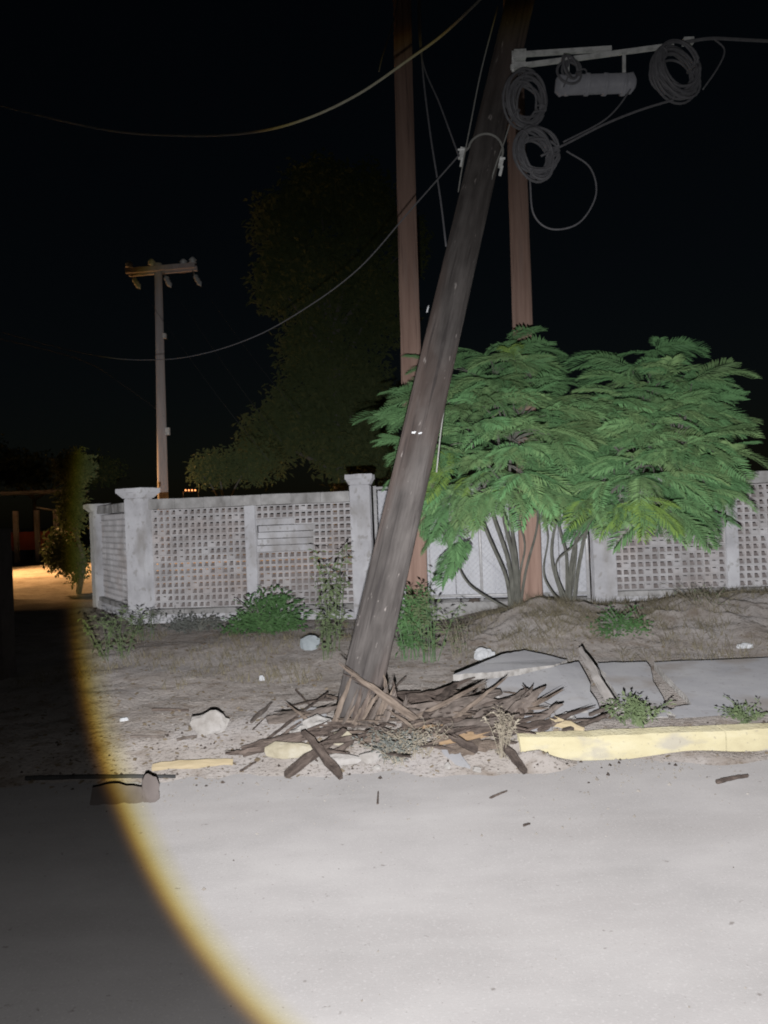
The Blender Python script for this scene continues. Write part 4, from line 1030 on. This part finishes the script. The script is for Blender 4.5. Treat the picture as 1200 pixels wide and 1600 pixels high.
board((684, 1158), (766, 1146), .055, .035, 'tan splinter below the orange wood piece', M_ORANW, 20, .01, .03, tip=.5)
board((700, 1176), (782, 1160), .09, .03, 'brown rotten board half buried at the front of the pile', M_SPLINT, 21, .0, .02, tip=.7)
board((822, 1207), (775, 1152), .042, .03, 'dark stick pointing to the road, right of the dried weed', M_DARKW, 22, 0, .06, tip=.7)
board((560, 1155), (700, 1142), .07, .03, 'reddish brown board across the front of the pole foot', M_SPLINT, 23, .01, .02, tip=.6)
board((585, 1172), (650, 1140), .03, .02, 'thin brown splinter under the torn strips', M_SPLINT, 24, .0, .04)
board((864, 1126), (912, 1140), .045, .035, 'cream coloured splinter near the end of the kerb', M_PALEW, 25, .03, .0, tip=.5)
board((880, 1142), (948, 1120), .03, .02, 'thin dark splinter beyond the cream one', M_DARKW, 26, .01, .02)
board((742, 1092), (770, 1072), .03, .015, 'small dark splinter against the raised slab', M_DARKW, 27, .03, .10)
stick((716, 1110), (745, 1078), .008, 'thin twig among the grey shards', M_DARKW, zb=.08)
stick((610, 1082), (634, 1058), .010, 'bent twig standing right of the pole foot', M_GREYW, zb=.05)
board((962, 1108), (906, 1012), .075, .03, 'broken plank leaning across the gap between the slabs', M_PLANK, 28, .05, .20, tip=.55, name='plank', cat='plank', group=None, up=Vector((-.5, -.6, .6)))
# flat stones in the pile
def flag(pts, th, label, seed, m=M_CONC):
    rr = random.Random(seed); poly = []
    for x, y, dz in pts: poly.append(G(x, y, dz))
    c = poly[0].copy(); mb = MB(); mb.prism(ragged([p - c for p in poly], .01, 3, rr), -th, 0)
    return tag(mb.build('flagstone', m, None, False, c), label, 'rubble', 'flat concrete pieces in the debris')
flag([(822, 1135, .03), (818, 1108, .08), (848, 1096, .10), (866, 1106, .08), (862, 1136, .03)], .03, 'grey flat concrete piece at the right end of the pile', 1)
flag([(738, 1118, .05), (765, 1096, .09), (772, 1100, .09), (752, 1120, .05)], .025, 'small light concrete piece wedged between the grey shards', 2, M_CONCE)
flag([(690, 1168, .03), (718, 1172, .03), (735, 1198, .015), (712, 1192, .012)], .025, 'grey tile lying tilted at the front of the pile', 3)
flag([(460, 1128, .03), (480, 1105, .05), (512, 1108, .05), (505, 1132, .03)], .03, 'grey concrete piece leaning at the left of the pole foot', 4)
flag([(870, 1118, .04), (890, 1112, .05), (900, 1122, .04), (886, 1130, .03)], .02, 'light concrete chip behind the cream splinter', 5, M_CONCE)
# bits on the road
stick((1120, 1222), (1168, 1212), .013, 'dark stick on the road near the right end of the kerb', M_DARKW)
stick((766, 1247), (792, 1236), .007, 'small twig on the road below the dried weed', M_DARKW)
stick((590, 1256), (591, 1237), .006, 'tiny peg on the road below the pole', M_DARKW)
stick((818, 1290), (828, 1287), .006, 'tiny dark chip out on the open road', M_DARKW)
stick((395, 1140), (418, 1118), .006, 'fine twig left of the rubble', M_DARKW)
for k, (a, b, w, m_, lab) in enumerate((
    ((610, 1112), (700, 1100), .05, M_DARKW, 'dark board just right of the torn strips'),
    ((655, 1106), (752, 1088), .07, M_DARKW, 'dark board behind the long grey board of the pile'),
    ((690, 1140), (812, 1118), .06, M_GREYW, 'grey board under the rising shards'),
    ((720, 1122), (800, 1070), .05, M_DARKW, 'narrow dark shard rising between the two largest grey ones'),
    ((770, 1128), (838, 1096), .06, M_DARKW, 'dark shard lying before the tallest one'),
    ((830, 1128), (880, 1100), .045, M_GREYW, 'grey shard leaning on the grey flat concrete piece'),
    ((842, 1142), (902, 1112), .03, M_DARKW, 'thin dark shard near the left end of the kerb'),
    ((610, 1150), (742, 1136), .05, M_DARKW, 'dark narrow board in front of the long dark board'),
    ((745, 1172), (700, 1150), .05, M_DARKW, 'dark offcut crossing the brown rotten board'),
    ((430, 1168), (352, 1178), .035, M_DARKW, 'dark splinter left of the cream fragment'),
    ((470, 1120), (532, 1104), .05, M_GREYW, 'grey splinter pressed against the left of the pole foot'),
    ((575, 1150), (500, 1162), .035, M_DARKW, 'dark splinter right behind the crossed sticks'))):
    board(a, b, w, .022, lab, m_, 300 + k, .02, .05 + .04 * (k % 3), up=Vector((0, -1, .6)), tip=.2)
for k, (a, b, w, m_, lab, zb) in enumerate((
    ((636, 1128), (760, 1066), .035, M_SPLINT, 'long brown splinter slanting up across the left of the pile', .22),
    ((700, 1132), (792, 1058), .03, M_SPLINT, 'brown splinter rising steeply in front of the raised slab', .26),
    ((760, 1140), (880, 1078), .035, M_SPLINT, 'long brown splinter pointing right over the slab', .18),
    ((650, 1098), (742, 1058), .05, M_DARKW, 'dark plank tilted against the left corner of the raised slab', .16),
    ((800, 1146), (930, 1104), .03, M_DARKW, 'thin dark strip reaching right towards the leaning plank', .10),
    ((668, 1152), (604, 1108), .028, M_SPLINT, 'brown splinter leaning left against the torn strips', .12),
    ((500, 1140), (446, 1098), .025, M_SPLINT, 'brown splinter leaning left of the pole foot', .10),
    ((850, 1120), (816, 1070), .03, M_DARKW, 'dark splinter standing nearly upright at the right of the pile', .2))):
    board(a, b, w, .018, lab, m_, 340 + k, .02, zb, up=Vector((0, -1, .6)), tip=.12)
# small nameless splinters
def splinter_label(x, mc):
    place = 'left of the pole foot' if x < 560 else 'just in front of the pole foot' if x < 650 else 'in the pile right of the pole foot' if x < 760 else 'at the right end of the pile, near the kerb'
    return ('small blackish splinter ', 'small grey splinter ', 'small brown splinter ')[mc] + place
rr = random.Random(77)
for k in range(150):
    x = rr.gauss(680, 100); y = rr.gauss(1122, 20)
    if not (430 < x < 930 and 1075 < y < 1180): continue
    mc = rr.choice([0, 0, 1, 2])
    a = rr.uniform(-.6, .6) + (math.pi if rr.random() < .3 else 0); L = rr.uniform(20, 85)
    board((x, y), (x + L * math.cos(a), y - L * math.sin(a) * .55), rr.uniform(.008, .026), rr.uniform(.006, .014), splinter_label(x, mc), (M_DARKW, M_GREYW, M_SPLINT)[mc], 200 + k, rr.uniform(0, .06), rr.uniform(.01, .15), name='small_splinter', group='small splinters in the debris heap', tip=.2)

# ------------------------------------------------------------------ dark background
def far_tree(name, base, clumps, nleaf, leafL, label, m, seed, cat='tree', trunk=.25, group='dark trees behind the wall'):
    rr = random.Random(seed); base = Vector(base); root = empty(name, base, label, cat, group); mb = MB(); lb = MB()
    top = max(c[0].z for c in clumps)
    cx = sum((c[0].x for c in clumps)) / len(clumps); cy = sum((c[0].y for c in clumps)) / len(clumps)
    tp = Vector((cx, cy, base.z + (top - base.z) * .6))
    path = bez([base - Vector((0, 0, .2)), base.lerp(tp, .5) + Vector((.2, 0, 0)), tp], 5); N = len(path)
    mb.tube([p - base for p in path], [trunk * (1 - .7 * i / N) for i in range(N)], 9, jit=.1)
    for c, r_ in clumps:
        s_ = min(path, key=lambda p: abs(p.z - (c.z - r_.z * .6) * .8))
        mb.tube([p - base for p in bez([s_, (s_ + c) / 2 + Vector((0, 0, .1)), c], 4)], [trunk * .35, trunk * .32, trunk * .3, trunk * .25, trunk * .2, trunk * .16, trunk * .12, trunk * .1, trunk * .06], 6)
    mb.build('trunk', M_BARK, root, True)
    vol = [c[1].x * c[1].y * c[1].z for c in clumps]
    for k in range(nleaf):
        c, r_ = rr.choices(clumps, vol)[0]
        v = Vector((rr.gauss(0, 1), rr.gauss(0, 1), rr.gauss(0, 1))).normalized() * (rr.random() ** .45) * rr.uniform(.75, 1.12)
        p_ = c + Vector((v.x * r_.x, v.y * r_.y, v.z * r_.z)) - base
        leaf_quad(lb, p_, Vector((rr.gauss(0, 1), rr.gauss(0, 1), rr.gauss(-.3, .7))), leafL * rr.uniform(.6, 1.3), leafL * .5, rr)
    lb.build('crown', m, root); return root
TY = 24
rr = random.Random(3)
def clump(x, y, rx_, rz_, Y): return (P(x, y, Y), Vector((rx_ * Y / FPX, rx_ * Y / FPX * .9, rz_ * Y / FPX)))
cl = [clump(500, 300, 70, 55, TY), clump(440, 350, 55, 60, TY), clump(570, 330, 60, 80, TY), clump(430, 440, 45, 60, TY - .5), clump(500, 430, 80, 80, TY), clump(590, 470, 60, 90, TY),
      clump(500, 550, 75, 80, TY), clump(560, 620, 70, 80, TY), clump(470, 650, 70, 70, TY - .6), clump(420, 690, 55, 60, TY - 1), clump(560, 710, 80, 60, TY - .5), clump(640, 380, 35, 60, TY)]
far_tree('dark_tree', (P(520, 800, TY).x, TY, 0), cl, 30000, .24, 'tall dark tree behind the wall, between the far pole and the upright pole', M_FAR, 31)
cl = [clump(340, 730, 45, 35, 20), clump(395, 720, 45, 45, 20), clump(310, 735, 22, 30, 20)]
far_tree('dark_tree', (P(350, 800, 20).x, 20, 0), cl, 3000, .14, 'low dark bush behind the wall, right of the far pole', M_FAR, 32, 'bush', .1)
cl = [clump(112, 790, 26, 55, 16.5), clump(118, 730, 34, 32, 16.5), clump(92, 860, 28, 40, 16.5), clump(118, 880, 22, 40, 16.5)]
far_tree('dark_tree', (P(118, 925, 16.5).x, 16.5, 0), cl, 5200, .11, 'leafy bush in the dark left of the corner pillar, above the lamplit sand', M_WEED, 33, 'bush', .07)
cl = [clump(40, 735, 60, 35, 36), clump(-30, 720, 60, 45, 36), clump(140, 735, 60, 30, 38)]
far_tree('dark_tree', (P(40, 830, 36).x, 36, 0), cl, 4000, .28, 'dim far trees above the red shelter at the left edge', M_FAR, 34, 'tree', .2)
# far shelter with red dado and white posts
sh_ = empty('roadside_shelter', (P(60, 830, 32).x, 32, 0), 'far red-walled shelter with white posts at the left edge', 'shelter')
so = Vector((P(60, 830, 32).x, 32, 0))
mb = MB(); mb.box(P(45, 845, 32) - so, (4.2, .2, .75)); mb.build('wall', M_RED, sh_)
for x in (24, 57, 87): 
    mb = MB(); c = P(x, 800, 31.8) - so; c.z = 1.1; mb.box(c, (.16, .16, 2.3)); mb.build('post', M_WHITE, sh_)
mb = MB(); mb.box(P(45, 770, 32) - so, (4.4, 1.6, .10)); mb.build('roof', M_GREYROOF, sh_)
mb = MB(); mb.tube([P(57, 793, 31.7) - so, P(88, 797, 31.7) - so], .03, 6); mb.build('rail', M_STEEL, sh_)
# dark block pier at the left edge
mb = MB(); pc = P(-14, 900, 7.6); rough_box(mb, (0, 0, .8), (.30, .30, 1.62), .15, .004, 3)
tag(mb.build('concrete_pier', M_BROWNR, None, False, (pc.x, pc.y, -.02)), 'dark grey concrete pier cut off by the left edge', 'pier')
# street lamp out beyond the left edge, lighting the sand
lx, ly = -15.2, 21.5
lamp = empty('street_lamp', (lx, ly, 0), 'warm street lamp beyond the left edge, over the sandy street', 'street lamp')
mb = MB(); mb.tube([(0, 0, 0), (0, 0, 6)], [.09, .06], 10); mb.build('post', M_STEEL, lamp, True)
mb = MB(); mb.tube(bez([(0, 0, 6), (.5, 0, 6.3), (1.6, 0, 6.35)], 5), .035, 8); mb.build('arm', M_STEEL, lamp, True)
mb = MB(); mb.frustum((1.9, 0, 6.25), .2, .10, .16); mb.build('lamp_shade', M_STEEL, lamp)
sl = bpy.data.lights.new('street_lamp_light', 'SPOT'); sl.energy = 20000; sl.color = (1, .52, .19); sl.spot_size = R(100); sl.spot_blend = .45; sl.shadow_soft_size = .12
so_ = bpy.data.objects.new('street_lamp_light', sl); scene.collection.objects.link(so_); so_.parent = lamp; so_.location = (1.9, 0, 6.2); so_.rotation_euler = (R(4), R(-28), 0)
# row of tiny amber lights behind the wall
M_AMB = bpy.data.materials.new('amber_light'); M_AMB.use_nodes = True
ab_ = M_AMB.node_tree.nodes['Principled BSDF']; ab_.inputs['Emission Color'].default_value = (1, .35, .12, 1); ab_.inputs['Emission Strength'].default_value = 2.5
ao = P(298, 766, 40); al = empty('amber_lights', (ao.x, ao.y, 0), 'row of tiny amber lights just above the wall coping', 'lights')
for x in (290, 295, 300, 305):
    mb = MB(); c = P(x, 766, 40) - Vector((ao.x, ao.y, 0)); rock_mb(mb, c, (.05, .05, .05), 1, 1, 0); mb.build('bulb', M_AMB, al)
mb = MB(); c = P(298, 768, 40.1) - Vector((ao.x, ao.y, 0)); mb.tube([(c.x - .4, c.y, 0), (c.x - .4, c.y, c.z), (c.x + .4, c.y, c.z), (c.x + .4, c.y, 0)], .03, 6); mb.build('stand', M_STEEL, al)
